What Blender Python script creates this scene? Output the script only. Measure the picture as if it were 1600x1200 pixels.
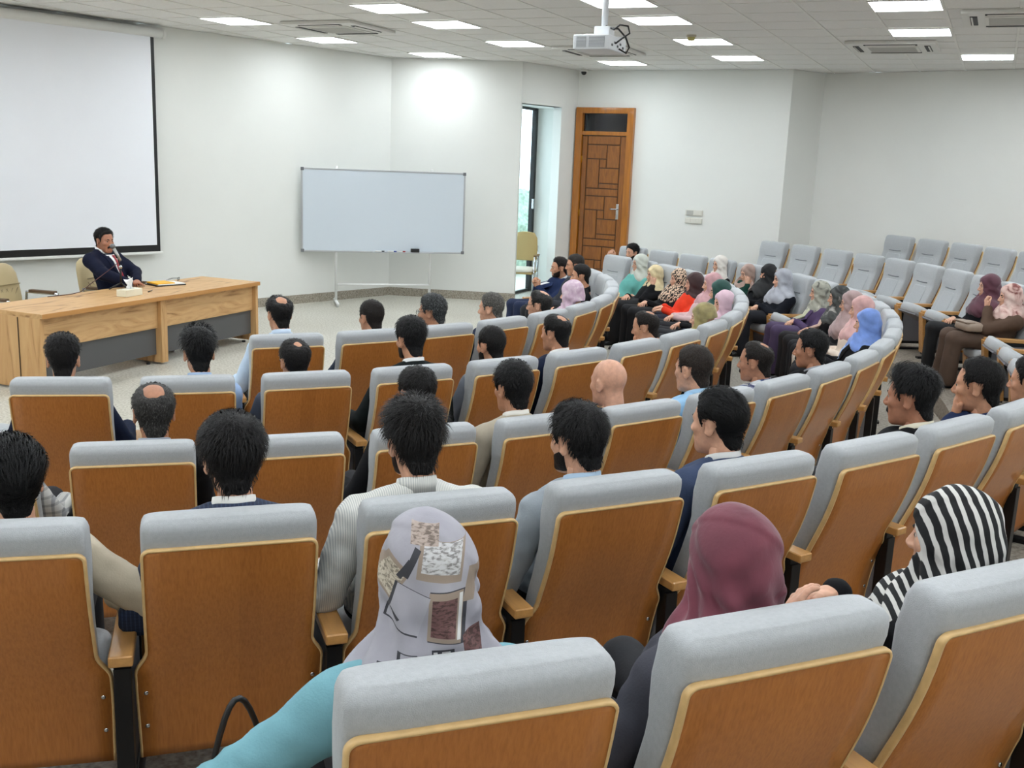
import bpy, bmesh, math, random
import numpy as np
from mathutils import Vector, Matrix

for o in list(bpy.data.objects):
    bpy.data.objects.remove(o, do_unlink=True)
scene = bpy.context.scene
COL = scene.collection
random.seed(7)
RNG = np.random.default_rng(11)
R = math.radians

# ------------------------------------------------------------------ camera
cam_data = bpy.data.cameras.new('camera')
cam_data.sensor_fit = 'HORIZONTAL'
cam_data.sensor_width = 36.0
cam_data.lens = 1619.77 / 1600.0 * 36.0
cam_data.clip_start = 0.05
cam_data.clip_end = 200
cam = bpy.data.objects.new('camera', cam_data)
COL.objects.link(cam)
cx, cy, cz = (0.90698788, 0.41936952, 0.03875812), (-0.12277974, 0.1752617, 0.97683595), (0.40286241, -0.89073708, 0.21045032)
cam.matrix_world = Matrix(((cx[0], cy[0], cz[0], 0), (cx[1], cy[1], cz[1], 0), (cx[2], cy[2], cz[2], 2.13), (0, 0, 0, 1)))
scene.camera = cam

# ------------------------------------------------------------------ world, exposure
world = bpy.data.worlds.new('world')
scene.world = world
world.use_nodes = True
wn = world.node_tree
bg = wn.nodes['Background']
bg.inputs['Color'].default_value = (0.74, 0.88, 1.0, 1)
bg.inputs["Strength"].default_value = 4.5
vs = scene.view_settings
vs.view_transform = 'Standard'
vs.look = 'None'
vs.gamma = 1.0
vs.use_curve_mapping = False
vs.exposure = 0.0
PANEL_STRENGTH = 19.0

# ------------------------------------------------------------------ helpers: materials
def srgb(c):
    out = []
    for v in c:
        v = v / 255.0
        out.append(v / 12.92 if v <= 0.04045 else ((v + 0.055) / 1.055) ** 2.4)
    return tuple(out)

MATS = {}
def mat(name, col, rough=0.6, var=0.0, scale=10.0, stretch=(1, 1, 1), bump=0.0, bscale=60.0, metal=0.0,
        detail=4.0, emit=None, sheen=0.0, coat=0.0, spec=0.5):
    if name in MATS:
        return MATS[name]
    m = bpy.data.materials.new(name)
    m.use_nodes = True
    nt = m.node_tree
    b = nt.nodes['Principled BSDF']
    lin = srgb(col)
    b.inputs['Base Color'].default_value = (*lin, 1)
    b.inputs['Roughness'].default_value = rough
    b.inputs['Metallic'].default_value = metal
    b.inputs['Specular IOR Level'].default_value = spec
    if sheen:
        b.inputs['Sheen Weight'].default_value = sheen
    if coat:
        b.inputs['Coat Weight'].default_value = coat
    if emit:
        b.inputs['Emission Color'].default_value = (*srgb(emit[0]), 1)
        b.inputs['Emission Strength'].default_value = emit[1]
    if var or bump:
        tc = nt.nodes.new('ShaderNodeTexCoord')
        mp = nt.nodes.new('ShaderNodeMapping')
        mp.inputs['Scale'].default_value = stretch
        nt.links.new(tc.outputs['Object'], mp.inputs['Vector'])
    if var:
        n = nt.nodes.new('ShaderNodeTexNoise')
        n.inputs['Scale'].default_value = scale
        n.inputs['Detail'].default_value = detail
        nt.links.new(mp.outputs[0], n.inputs['Vector'])
        r = nt.nodes.new('ShaderNodeValToRGB')
        r.color_ramp.elements[0].position = 0.3
        r.color_ramp.elements[1].position = 0.7
        r.color_ramp.elements[0].color = (*[max(0, v * (1 - var)) for v in lin], 1)
        r.color_ramp.elements[1].color = (*[min(1, v * (1 + var)) for v in lin], 1)
        nt.links.new(n.outputs['Fac'], r.inputs['Fac'])
        nt.links.new(r.outputs['Color'], b.inputs['Base Color'])
    if bump:
        n2 = nt.nodes.new('ShaderNodeTexNoise')
        n2.inputs['Scale'].default_value = bscale
        n2.inputs['Detail'].default_value = 3
        nt.links.new(mp.outputs[0], n2.inputs['Vector'])
        bp = nt.nodes.new('ShaderNodeBump')
        bp.inputs['Strength'].default_value = bump
        bp.inputs['Distance'].default_value = 0.004
        nt.links.new(n2.outputs['Fac'], bp.inputs['Height'])
        nt.links.new(bp.outputs['Normal'], b.inputs['Normal'])
    MATS[name] = m
    return m

def nodes_of(m):
    return m.node_tree, m.node_tree.nodes['Principled BSDF']

def ramp(nt, fac, stops):
    r = nt.nodes.new('ShaderNodeValToRGB')
    el = r.color_ramp.elements
    while len(el) < len(stops):
        el.new(0.5)
    for e, (p, c) in zip(el, stops):
        e.position = p
        e.color = (*srgb(c), 1)
    nt.links.new(fac, r.inputs['Fac'])
    return r

def coords(nt, scale=(1, 1, 1), rot=(0, 0, 0), loc=(0, 0, 0), out='Object'):
    tc = nt.nodes.new('ShaderNodeTexCoord')
    mp = nt.nodes.new('ShaderNodeMapping')
    mp.inputs['Scale'].default_value = scale
    mp.inputs['Rotation'].default_value = rot
    mp.inputs['Location'].default_value = loc
    nt.links.new(tc.outputs[out], mp.inputs['Vector'])
    return mp.outputs[0]

def noise(nt, vec, scale, detail=4, dist=0.0):
    n = nt.nodes.new('ShaderNodeTexNoise')
    n.inputs['Scale'].default_value = scale
    n.inputs['Detail'].default_value = detail
    n.inputs['Distortion'].default_value = dist
    nt.links.new(vec, n.inputs['Vector'])
    return n

def wave(nt, vec, scale, dist=0.0, dscale=1.0, direction='X', detail=2, profile='SIN'):
    w = nt.nodes.new('ShaderNodeTexWave')
    w.wave_type = 'BANDS'
    w.bands_direction = direction
    w.wave_profile = profile
    w.inputs['Scale'].default_value = scale
    w.inputs['Distortion'].default_value = dist
    w.inputs['Detail'].default_value = detail
    w.inputs['Detail Scale'].default_value = dscale
    nt.links.new(vec, w.inputs['Vector'])
    return w

def add_bump(nt, b, h, strength=0.3, dist=0.004):
    bp = nt.nodes.new('ShaderNodeBump')
    bp.inputs['Strength'].default_value = strength
    bp.inputs['Distance'].default_value = dist
    nt.links.new(h, bp.inputs['Height'])
    nt.links.new(bp.outputs['Normal'], b.inputs['Normal'])

# ------------------------------------------------------------------ helpers: objects
def tag(o, label=None, cat=None, group=None, kind=None):
    if label: o['label'] = label
    if cat: o['category'] = cat
    if group: o['group'] = group
    if kind: o['kind'] = kind
    return o

def empty(name, loc=(0, 0, 0), rz=0.0):
    o = bpy.data.objects.new(name, None)
    o.empty_display_size = 0.1
    COL.objects.link(o)
    o.location = loc
    o.rotation_euler = (0, 0, rz)
    return o

def link(name, me, parent=None, loc=None, rz=None):
    o = bpy.data.objects.new(name, me)
    COL.objects.link(o)
    if parent: o.parent = parent
    if loc is not None: o.location = loc
    if rz is not None: o.rotation_euler = (0, 0, rz)
    return o

def mesh(name, V, F, m, smooth=True):
    me = bpy.data.meshes.new(name)
    V = np.asarray(V, dtype=np.float64)
    me.from_pydata(V.tolist(), [], [list(map(int, f)) for f in F])
    if m: me.materials.append(m)
    if smooth:
        me.polygons.foreach_set('use_smooth', [True] * len(me.polygons))
    me.update()
    return me

class MB:
    """collects shapes that make up ONE part"""
    def __init__(s):
        s.V = []; s.F = []; s.n = 0; s.flat = []
    def add(s, V, F, flat=False):
        V = np.asarray(V, float).reshape(-1, 3)
        s.V.append(V)
        s.F += [[int(i) + s.n for i in f] for f in F]
        s.flat += [flat] * len(F)
        s.n += len(V)
        return s
    def box(s, c, d, bevel=0.0, rz=0.0, rx=0.0, seg=2):
        bm = bmesh.new()
        bmesh.ops.create_cube(bm, size=1.0)
        for v in bm.verts:
            v.co = Vector((v.co.x * d[0], v.co.y * d[1], v.co.z * d[2]))
        if bevel > 0:
            bmesh.ops.bevel(bm, geom=bm.edges[:], offset=bevel, segments=seg, profile=0.7, affect='EDGES', clamp_overlap=True)
        M = Matrix.Translation(c) @ Matrix.Rotation(rz, 4, 'Z') @ Matrix.Rotation(rx, 4, 'X')
        bm.transform(M)
        bm.verts.index_update()
        V = [v.co[:] for v in bm.verts]
        F = [[v.index for v in f.verts] for f in bm.faces]
        bm.free()
        return s.add(V, F, True)
    def prism(s, poly, z0, z1):
        n = len(poly)
        V = [(x, y, z0) for x, y in poly] + [(x, y, z1) for x, y in poly]
        F = [list(range(n))[::-1], list(range(n, 2 * n))]
        F += [[i, (i + 1) % n, n + (i + 1) % n, n + i] for i in range(n)]
        return s.add(V, F, True)
    def tube(s, pts, rad, sides=8, cap=True, sq=None):
        pts = [np.array(q, float) for q in pts]
        if np.isscalar(rad): rad = [rad] * len(pts)
        V = []; F = []
        ref = None
        for i, q in enumerate(pts):
            if i == 0: t = pts[1] - pts[0]
            elif i == len(pts) - 1: t = pts[-1] - pts[-2]
            else: t = pts[i + 1] - pts[i - 1]
            t = t / (np.linalg.norm(t) + 1e-9)
            if ref is None:
                ref = np.array([0, 0, 1.0]) if abs(t[2]) < 0.9 else np.array([1.0, 0, 0])
            u = np.cross(t, ref); u /= np.linalg.norm(u) + 1e-9
            w = np.cross(u, t); ref = w
            for k in range(sides):
                a = 2 * math.pi * k / sides
                V.append(q + rad[i] * (math.cos(a) * u + math.sin(a) * w))
        m = len(pts)
        for i in range(m - 1):
            for k in range(sides):
                k2 = (k + 1) % sides
                F.append([i * sides + k, i * sides + k2, (i + 1) * sides + k2, (i + 1) * sides + k])
        if cap:
            F.append(list(range(sides))[::-1])
            F.append([(m - 1) * sides + k for k in range(sides)])
        return s.add(V, F)
    def loft(s, rings, cap=True):
        n = len(rings[0]); V = np.concatenate([np.asarray(r, float) for r in rings]); F = []
        for i in range(len(rings) - 1):
            for k in range(n):
                k2 = (k + 1) % n
                F.append([i * n + k, i * n + k2, (i + 1) * n + k2, (i + 1) * n + k])
        if cap:
            F.append(list(range(n))[::-1])
            F.append([(len(rings) - 1) * n + k for k in range(n)])
        return s.add(V, F)
    def ball(s, c, r, u=12, v=8):
        r = (r, r, r) if np.isscalar(r) else r
        V = [(c[0], c[1], c[2] - r[2])]; F = []
        for i in range(1, v):
            t = math.pi * i / v
            for k in range(u):
                a = 2 * math.pi * k / u
                V.append((c[0] + r[0] * math.sin(t) * math.cos(a), c[1] + r[1] * math.sin(t) * math.sin(a), c[2] - r[2] * math.cos(t)))
        V.append((c[0], c[1], c[2] + r[2]))
        for k in range(u):
            F.append([0, 1 + (k + 1) % u, 1 + k])
            for i in range(v - 2):
                a = 1 + i * u
                F.append([a + k, a + (k + 1) % u, a + u + (k + 1) % u, a + u + k])
            F.append([len(V) - 1, 1 + (v - 2) * u + k, 1 + (v - 2) * u + (k + 1) % u])
        return s.add(V, F)
    def xform(s, M):
        V = np.concatenate(s.V); V = np.c_[V, np.ones(len(V))] @ np.array(M).T
        s.V = [V[:, :3]]
        return s
    def me(s, name, m, smooth=True):
        me = mesh(name, np.concatenate(s.V), s.F, m, False)
        me.polygons.foreach_set('use_smooth', [smooth and not f for f in s.flat])
        return me
    def build(s, name, m, parent=None, loc=None, rz=None, smooth=True):
        return link(name, s.me(name, m, smooth), parent, loc, rz)

def sring(cx, cy, z, rx, ry, e=4.0, n=24):
    t = np.linspace(0, 2 * np.pi, n, endpoint=False)
    c, s_ = np.cos(t), np.sin(t)
    return np.stack([cx + rx * np.sign(c) * abs(c) ** (2 / e), cy + ry * np.sign(s_) * abs(s_) ** (2 / e), np.full(n, z)], 1)

# ------------------------------------------------------------------ helpers: signed distance shapes, meshed with surface nets
def d_ell(P, c, r, Rm=None):
    q = P - np.asarray(c)
    if Rm is not None: q = q @ np.asarray(Rm)
    r = np.asarray(r, float)
    k0 = np.linalg.norm(q / r, axis=-1); k1 = np.linalg.norm(q / (r * r), axis=-1)
    return k0 * (k0 - 1.0) / np.maximum(k1, 1e-6)
def d_cone(P, a, b, r1, r2):
    a = np.asarray(a, float); b = np.asarray(b, float); ab = b - a
    t = np.clip(((P - a) @ ab) / max(ab @ ab, 1e-9), 0, 1)
    return np.linalg.norm(P - a - t[..., None] * ab, axis=-1) - (r1 + (r2 - r1) * t)
def smin(a, b, k):
    h = np.clip(0.5 + 0.5 * (b - a) / k, 0, 1)
    return b * (1 - h) + a * h - k * h * (1 - h)
def smax(a, b, k):
    return -smin(-a, -b, k)
def grid(lo, hi, h):
    lo = np.asarray(lo, float); n = np.ceil((np.asarray(hi) - lo) / h).astype(int) + 1
    ax = [lo[i] + h * np.arange(n[i]) for i in range(3)]
    return np.stack(np.meshgrid(*ax, indexing='ij'), -1), lo
def surfnet(F, lo, h):
    S = F < 0
    n = np.array(F.shape) - 1
    cnt = np.zeros(n); acc = np.zeros((*n, 3))
    base = np.stack(np.meshgrid(*[np.arange(k) for k in n], indexing='ij'), -1).astype(float)
    for ax in range(3):
        o = [a for a in range(3) if a != ax]
        for i in (0, 1):
            for j in (0, 1):
                s0 = [slice(0, n[0]), slice(0, n[1]), slice(0, n[2])]
                s0[o[0]] = slice(i, i + n[o[0]]); s0[o[1]] = slice(j, j + n[o[1]])
                s1 = list(s0); s1[ax] = slice(1, 1 + n[ax])
                f0 = F[tuple(s0)]; f1 = F[tuple(s1)]
                cr = (f0 < 0) != (f1 < 0)
                t = np.where(cr, f0 / np.where(cr, f0 - f1, 1.0), 0)
                cnt += cr
                off = np.zeros((*n, 3)); off[..., o[0]] = i; off[..., o[1]] = j; off[..., ax] = t
                acc += np.where(cr[..., None], base + off, 0)
    m = cnt > 0
    idx = -np.ones(n, int); idx[m] = np.arange(m.sum())
    V = acc[m] / cnt[m][:, None] * h + lo
    Q = []
    for ax in range(3):
        a, b = [(1, 2), (2, 0), (0, 1)][ax]
        s0 = [slice(1, n[0]), slice(1, n[1]), slice(1, n[2])]
        s0[ax] = slice(0, n[ax]); s1 = list(s0); s1[ax] = slice(1, n[ax] + 1)
        A = S[tuple(s0)]; B = S[tuple(s1)]
        for flip, mask in ((False, A & ~B), (True, B & ~A)):
            p = np.argwhere(mask)
            if not len(p): continue
            for o_ in range(3):
                if o_ != ax: p[:, o_] += 1
            ea = np.zeros(3, int); ea[a] = 1; eb = np.zeros(3, int); eb[b] = 1
            q = [p - ea - eb, p - eb, p, p - ea]
            q = np.stack([idx[tuple(w.T)] for w in q], 1)
            Q.append(q[:, ::-1] if flip else q)
    Q = np.concatenate(Q) if Q else np.zeros((0, 4), int)
    Q = Q[(Q >= 0).all(1)]
    return V, Q
def relax(V, Q, it=2, lam=0.5):
    n = len(V); e = np.concatenate([Q[:, [0, 1]], Q[:, [1, 2]], Q[:, [2, 3]], Q[:, [3, 0]]])
    e = np.concatenate([e, e[:, ::-1]])
    deg = np.bincount(e[:, 0], minlength=n)[:, None]
    for _ in range(it):
        s_ = np.stack([np.bincount(e[:, 0], V[e[:, 1], k], minlength=n) for k in range(3)], 1)
        V = V * (1 - lam) + lam * s_ / np.maximum(deg, 1)
    return V
def normals(V, Q):
    n = np.cross(V[Q[:, 2]] - V[Q[:, 0]], V[Q[:, 3]] - V[Q[:, 1]])
    N = np.stack([np.bincount(Q.ravel(), np.repeat(n[:, k], 4), minlength=len(V)) for k in range(3)], 1)
    return N / np.maximum(np.linalg.norm(N, axis=1, keepdims=True), 1e-9)
def rotm(yaw=0, pitch=0, roll=0):
    return np.array(Matrix.Rotation(yaw, 3, 'Z') @ Matrix.Rotation(pitch, 3, 'X') @ Matrix.Rotation(roll, 3, 'Y'))
def sstep(a, b, x):
    t = np.clip((x - a) / (b - a), 0, 1); return t * t * (3 - 2 * t)
def vnoise(P, f, seed=0):
    q = P * f; r = np.random.default_rng(seed); out = 0
    for k in range(4):
        d = r.normal(size=3); d /= np.linalg.norm(d); ph = r.uniform(0, 6.28)
        out = out + np.sin(q @ d * (1 + 0.37 * k) + ph)
    return out / 4

# ------------------------------------------------------------------ the room
CEIL = 3.566
TILE = 0.6
GX, GY = -6.026 * TILE, 17.036 * TILE          # origin of the ceiling grid
C0 = np.array([-7.58, 8.39])                    # centre of the curved rows
ROW_R = {1: 4.50, 2: 5.74, 3: 7.03, 4: 8.47, 5: 9.82}
TIER = {1: 0.0, 2: 0.0, 3: 0.0, 4: 0.18, 5: 0.35}
K1, K2, K3, K4, K5 = (-8.48, 13.915), (-6.6, 14.53), (-6.25, 15.93), (-2.88, 15.75), (-2.53, 16.39)
K6, K7, K8, K0 = (5.5, 14.26), (5.5, -4.0), (-13.577, -4.0), (-9.456, 10.485)
ROOM = [K8, K7, K6, K5, K4, K3, K2, K1]

m_wall = mat('white_wall_paint', (226, 227, 222), 0.75, var=0.015, scale=1.5, bump=0.06, bscale=90)
m_ceil = mat('ceiling_tile_white', (232, 231, 228), 0.85, var=0.03, scale=60, bump=0.25, bscale=160)
m_grid = mat('ceiling_grid_white', (232, 231, 226), 0.5)
m_white = mat('white_plastic', (228, 228, 224), 0.35)
m_black = mat('black_plastic', (16, 16, 17), 0.45)
m_steel = mat('black_painted_steel', (14, 14, 16), 0.4, spec=0.4)
m_chrome = mat('chrome', (200, 202, 205), 0.18, metal=1.0)

def floor_mat(name, base, dark, light, sc):
    m = mat(name, base, 0.42, spec=0.4)
    nt, b = nodes_of(m)
    v = coords(nt)
    n1 = noise(nt, v, sc, 5)
    r1 = ramp(nt, n1.outputs['Fac'], [(0.33, dark), (0.48, base), (0.66, light)])
    n2 = noise(nt, v, 0.9, 3)
    mx = nt.nodes.new('ShaderNodeMix'); mx.data_type = 'RGBA'; mx.blend_type = 'MULTIPLY'
    mx.inputs['Factor'].default_value = 0.5
    r2 = ramp(nt, n2.outputs['Fac'], [(0.3, (225, 222, 215)), (0.7, (255, 255, 255))])
    nt.links.new(r1.outputs['Color'], mx.inputs['A']); nt.links.new(r2.outputs['Color'], mx.inputs['B'])
    nt.links.new(mx.outputs['Result'], b.inputs['Base Color'])
    return m
m_floor = floor_mat('speckled_terrazzo', (190, 187, 175), (160, 154, 142), (210, 208, 198), 48)
m_tier = floor_mat('speckled_tier_floor', (158, 150, 138), (126, 118, 106), (184, 178, 166), 48)
m_stone = floor_mat('granite_skirting', (152, 144, 130), (122, 114, 102), (178, 172, 160), 60)

tag(MB().prism(ROOM[::1], -0.2, 0.0).build('floor', m_floor), kind='structure')

def wall(name, a, b, z0=0.0, z1=CEIL, t=0.16, parent=None, m=m_wall):
    """wall slab from a to b; thickness grows to the right of a->b (outside)"""
    a = np.array(a); b = np.array(b); d = (b - a) / np.linalg.norm(b - a); n = np.array([d[1], -d[0]])
    o = MB().prism([a, b, b + n * t, a + n * t], z0, z1).build(name, m, parent)
    if parent is None: tag(o, kind='structure')
    return o
w_front = wall('wall_front', K1, K8, t=0.16)
w_fr = wall('wall_front_right', K2, K1, t=0.16)
w_far = wall('wall_far', K4, K3, t=0.16)
wall('wall_far_return', K5, K4, t=0.12)
w_right = wall('wall_right', K6, K5, t=0.16)
wall('wall_side', K7, K6, t=0.16)
wall('wall_back', K8, K7, t=0.16)
# wall with the opening to the window niche
k2, k3 = np.array(K2), np.array(K3)
dn = (k3 - k2) / np.linalg.norm(k3 - k2)
j0, j1 = k2 + dn * 0.03, k2 + dn * 1.02
w_n = wall('wall_niche', K3, j1, t=0.16)
wall('lintel', j1, K2, 2.975, CEIL, t=0.16, parent=w_n)
# niche behind it: far wall, window wall, soffit, floor
wall('niche_far_wall', (-6.36, 15.96), (-6.97, 15.96), 0, 3.1, t=0.14, parent=w_n)
tag(MB().prism([(-6.97, 14.55), (-6.40, 14.60), (-6.2, 16.05), (-6.97, 16.05)], -0.2, 0.004).build('floor_niche', m_floor), kind='structure')
MB().prism([(-7.1, 14.45), (-6.62, 14.55), (-6.33, 15.60), (-6.30, 16.05), (-7.1, 16.05)], 2.975, 3.1).build('soffit', m_wall, w_n)
m_glass = mat('window_glass', (235, 245, 245), 0.05)
nt, b = nodes_of(m_glass); b.inputs['Transmission Weight'].default_value = 1.0; b.inputs['IOR'].default_value = 1.05
win = empty('window_1', (-6.97, 15.25, 0.0)); tag(win, kind='structure')
fr = MB()
for y in (-0.66, 0.66): fr.box((0, y, 1.49), (0.07, 0.085, 2.96))
for z in (0.03, 2.955): fr.box((0, 0, z), (0.05, 1.4, 0.04))
fr.build('window_frame', m_black, win)
for z0, z1 in ((0.05, 2.935),):
    MB().box((0, 0, (z0 + z1) / 2), (0.01, 1.26, z1 - z0)).build('pane', m_glass, win)
MB().box((0.05, 0.60, 1.45), (0.035, 0.03, 0.16), 0.008).build('window_handle', m_chrome, win)
# outside: paved ground and a hedge
m_pave = mat('outside_paving', (176, 172, 160), 0.8, var=0.1, scale=4)
tag(MB().prism([(-16, 14.9), (-7.06, 14.9), (-7.06, 30), (-16, 30)], -0.25, -0.05).build('floor_outside', m_pave), kind='structure')
def hedge():
    P, lo = grid((-0.9, -2.2, 0), (0.9, 2.2, 1.9), 0.09)
    F = d_ell(P, (0, 0, 0.85), (0.7, 1.9, 1.0)) + 0.10 * vnoise(P, 9, 3) + 0.06 * vnoise(P, 21, 5)
    V, Q = surfnet(F, lo, 0.09)
    m = mat('hedge_leaves', (140, 158, 140), 0.8, var=0.4, scale=14, bump=1.0, bscale=20)
    o = link('garden_hedge', mesh('garden_hedge', V, Q, m, False), None, (-8.9, 19.4, -0.3))
    tag(o, 'clipped green garden hedge outside the narrow niche window', 'hedge')
hedge()
# skirtings
def skirting(name, a, b, h=0.125, t=0.02):
    a = np.array(a); b = np.array(b); d = (b - a) / np.linalg.norm(b - a); n = np.array([-d[1], d[0]])
    tag(MB().prism([a, b, b + n * t, a + n * t], 0.0, h).build(name, m_stone), kind='structure')
skirting('baseboard_front', np.array(K8), np.array(K1), t=-0.02)
skirting('baseboard_front_right', K1, np.array(K2) + np.array((0.02, 0)), t=-0.02)
skirting('baseboard_far', K3, K4, t=-0.02)
skirting('baseboard_right', K5, K6, t=-0.02)

# raised tiers for the two back rows and the standing place behind them
def wall_dist(a):
    d = np.array([math.cos(a), math.sin(a)]); best = 1e9
    for i in range(len(ROOM)):
        p, q = np.array(ROOM[i]), np.array(ROOM[(i + 1) % len(ROOM)]); e = q - p
        den = d[0] * e[1] - d[1] * e[0]
        if abs(den) < 1e-9: continue
        w = p - C0; t = (w[0] * e[1] - w[1] * e[0]) / den; s = (w[0] * d[1] - w[1] * d[0]) / den
        if t > 0 and -1e-6 <= s <= 1 + 1e-6: best = min(best, t)
    return best
def tier(name, r0, z):
    V = []; F = []; prev = None
    for deg in np.arange(-88, 62.01, 1.0):
        a = R(deg); w = wall_dist(a) - 0.01
        if w <= r0 + 0.02:
            if prev is not None: F.append([prev + 3, prev + 2, prev + 1, prev])
            prev = None; continue
        u = np.array([math.cos(a), math.sin(a)]); i0 = len(V)
        pi, po = C0 + u * r0, C0 + u * w
        V += [(*pi, 0.0), (*pi, z), (*po, z), (*po, 0.0)]
        if prev is not None:
            for k in range(4):
                k2 = (k + 1) % 4
                F.append([prev + k, i0 + k, i0 + k2, prev + k2])
        else:
            F.append([i0, i0 + 1, i0 + 2, i0 + 3])
        prev = i0
    if prev is not None: F.append([prev + 3, prev + 2, prev + 1, prev])
    o = link(name, mesh(name, V, F, m_tier, False)); tag(o, kind='structure')
tier('floor_tier', 7.50, 0.18)
tier('floor_tier', 8.92, 0.35)
tier('floor_tier', 10.27, 0.53)

# ------------------------------------------------------------------ ceiling: slab, grid, tiles, light panels
ceiling = MB().prism(ROOM, CEIL + 0.03, CEIL + 0.2).build('ceiling', m_ceil)
tag(ceiling, kind='structure')
def inside(x, y):
    c = False; n = len(ROOM)
    for i in range(n):
        x1, y1 = ROOM[i]; x2, y2 = ROOM[(i + 1) % n]
        if (y1 > y) != (y2 > y) and x < (x2 - x1) * (y - y1) / (y2 - y1) + x1: c = not c
    return c
CX, CY, CZ = np.array(cx), np.array(cy), -np.array(cz)
def pix(p):
    q = np.array(p, float) - np.array([0, 0, 2.13]); d = q @ CZ
    if d < 0.1: return None
    return 800 + 1619.77 * (q @ CX) / d, 600 - 1619.77 * (q @ CY) / d
LIGHTS = [(-8, -1), (-8, 2), (-4, -2), (-4, 0), (-4, 3), (-7, 5), (0, 0), (0, 3), (0, 6), (0, -2), (-3, 7), (4, 2), (5, 6), (4, -1)]
SEEN = set(LIGHTS)
for i in (-16, -12, -8, -4, 0, 4, 8, 12):
    for j in (-5, -8, -11, -14, -17, -20):
        if (i, j) not in SEEN and abs(GX + (i + .5) * TILE) < 30: LIGHTS.append((i, j))
LIGHTS += [(8, -1), (8, 2), (-12, -2), (12, -2), (9, 4), (9, 6), (12, 1), (12, 4)]  # more panels out of view; the last ones added to brighten the right wall
LIGHTS = [(i, j) for i, j in LIGHTS if inside(GX + (i + .5) * TILE, GY + (j + .5) * TILE)]
m_led = mat('led_diffuser', (245, 250, 255), 0.4, emit=((242, 249, 255), PANEL_STRENGTH))
led_me = MB().box((0, 0, -0.004), (0.565, 0.565, 0.008)).me('diffuser', m_led)
fr = MB()
for s in (-1, 1):
    fr.box((0, s * 0.29, -0.004), (0.595, 0.016, 0.014)); fr.box((s * 0.29, 0, -0.004), (0.016, 0.564, 0.014))
ledf_me = fr.me('frame', m_grid)
for i, j in LIGHTS:
    e = empty('ceiling_light', (GX + (i + .5) * TILE, GY + (j + .5) * TILE, CEIL))
    lab = 'square white LED light panel set into the tiled ceiling'
    if (i, j) == (0, 3): lab = 'square LED ceiling panel beside the yellowish smoke detector'
    if (i, j) == (-7, 5): lab = 'square LED ceiling panel over the whiteboard corner'
    tag(e, lab, 'ceiling light', 'square LED ceiling light panels')
    link('diffuser', led_me, e); link('frame', ledf_me, e)
AC = [(-5.85, 0.5, 0), (-2.1, 4.8, 0), (3.9, 4.45, 0), (6.0, 0.8, 0)]
def near_ac(x, y):
    return any(abs(x - (GX + (a) * TILE)) < 0.1 and abs(y - (GY + b * TILE)) < 0.1 for a, b, _ in AC)
tile_me = MB().box((0, 0, 0.010), (0.578, 0.578, 0.014), 0.003, seg=1).me('ceiling_tile', m_ceil, False)
vis = []; rest = []
for i in range(-24, 22):
    for j in range(-26, 12):
        if (i, j) in LIGHTS: continue
        x, y = GX + (i + .5) * TILE, GY + (j + .5) * TILE
        if not any(inside(x + a * .28, y + b * .28) for a in (-1, 1) for b in (-1, 1)): continue
        q = pix((x, y, CEIL)); show = q and -60 < q[0] < 1660 and q[1] > -40
        (vis if show else rest).append((math.hypot(x, y), x, y))
vis.sort()
for n, (d, x, y) in enumerate(vis[:300]):
    link('ceiling_tile', tile_me, ceiling, (x, y, CEIL))
mb = MB()
for d, x, y in rest + vis[300:]:
    mb.box((x, y, CEIL + 0.010), (0.578, 0.578, 0.014))
tag(mb.build('ceiling_tiles', m_ceil, ceiling, smooth=False), kind='stuff')
def clip_span(fixed, axis):
    """spans of the room along an axis-parallel line"""
    xs = []
    n = len(ROOM)
    for i in range(n):
        p, q = ROOM[i], ROOM[(i + 1) % n]
        if (p[axis] > fixed) != (q[axis] > fixed):
            t = (fixed - p[axis]) / (q[axis] - p[axis]); xs.append(p[1 - axis] + t * (q[1 - axis] - p[1 - axis]))
    xs.sort()
    return list(zip(xs[::2], xs[1::2]))
for i in range(-24, 22):
    x = GX + i * TILE
    for a, b_ in clip_span(x, 0):
        MB().box((x, (a + b_) / 2, CEIL + 0.002), (0.022, b_ - a, 0.010)).build('grid_bar', m_grid, ceiling)
for j in range(-26, 12):
    y = GY + j * TILE
    for a, b_ in clip_span(y, 1):
        MB().box(((a + b_) / 2, y, CEIL + 0.004), (b_ - a, 0.014, 0.008)).build('grid_bar', m_grid, ceiling)

# cassette air conditioners
m_ac = mat('ac_white', (222, 221, 216), 0.5)
m_slot = mat('ac_slot_dark', (30, 29, 28), 0.6)
for n, (a, b_, rz) in enumerate(AC):
    e = empty('air_conditioner', (GX + a * TILE, GY + b_ * TILE, CEIL))
    tag(e, ['white cassette air conditioner in the ceiling near the projection screen', 'white ceiling cassette air conditioner hidden behind the hanging projector',
            'white ceiling cassette air conditioner above the empty seats', 'white cassette air conditioner at the ceiling edge above the door side'][n], 'air conditioner', 'ceiling cassette air conditioners')
    bdy = MB().box((0, 0, -0.018), (0.95, 0.95, 0.036), 0.012)
    bdy.build('body', m_ac, e)
    g = MB().box((0, 0, -0.041), (0.56, 0.56, 0.012), 0.01)
    gr = g.build('grille', m_ac, e)
    for k in range(11):
        MB().box((0, -0.22 + 0.044 * k, -0.048), (0.5, 0.012, 0.004)).build('grille_slat', mat('ac_grille_grey', (192, 191, 187), .6), gr)
    for k in range(4):
        ang = k * math.pi / 2
        c, s = math.cos(ang), math.sin(ang)
        MB().box((0, 0, 0), (0.56, 0.062, 0.01), 0.004).build('outlet', m_slot, e, (-s * 0.375, c * 0.375, -0.037), ang)
        MB().box((0, 0, 0), (0.52, 0.016, 0.006), 0.002, rx=0.5).build('flap', m_ac, e, (-s * 0.39, c * 0.39, -0.043), ang)
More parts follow.
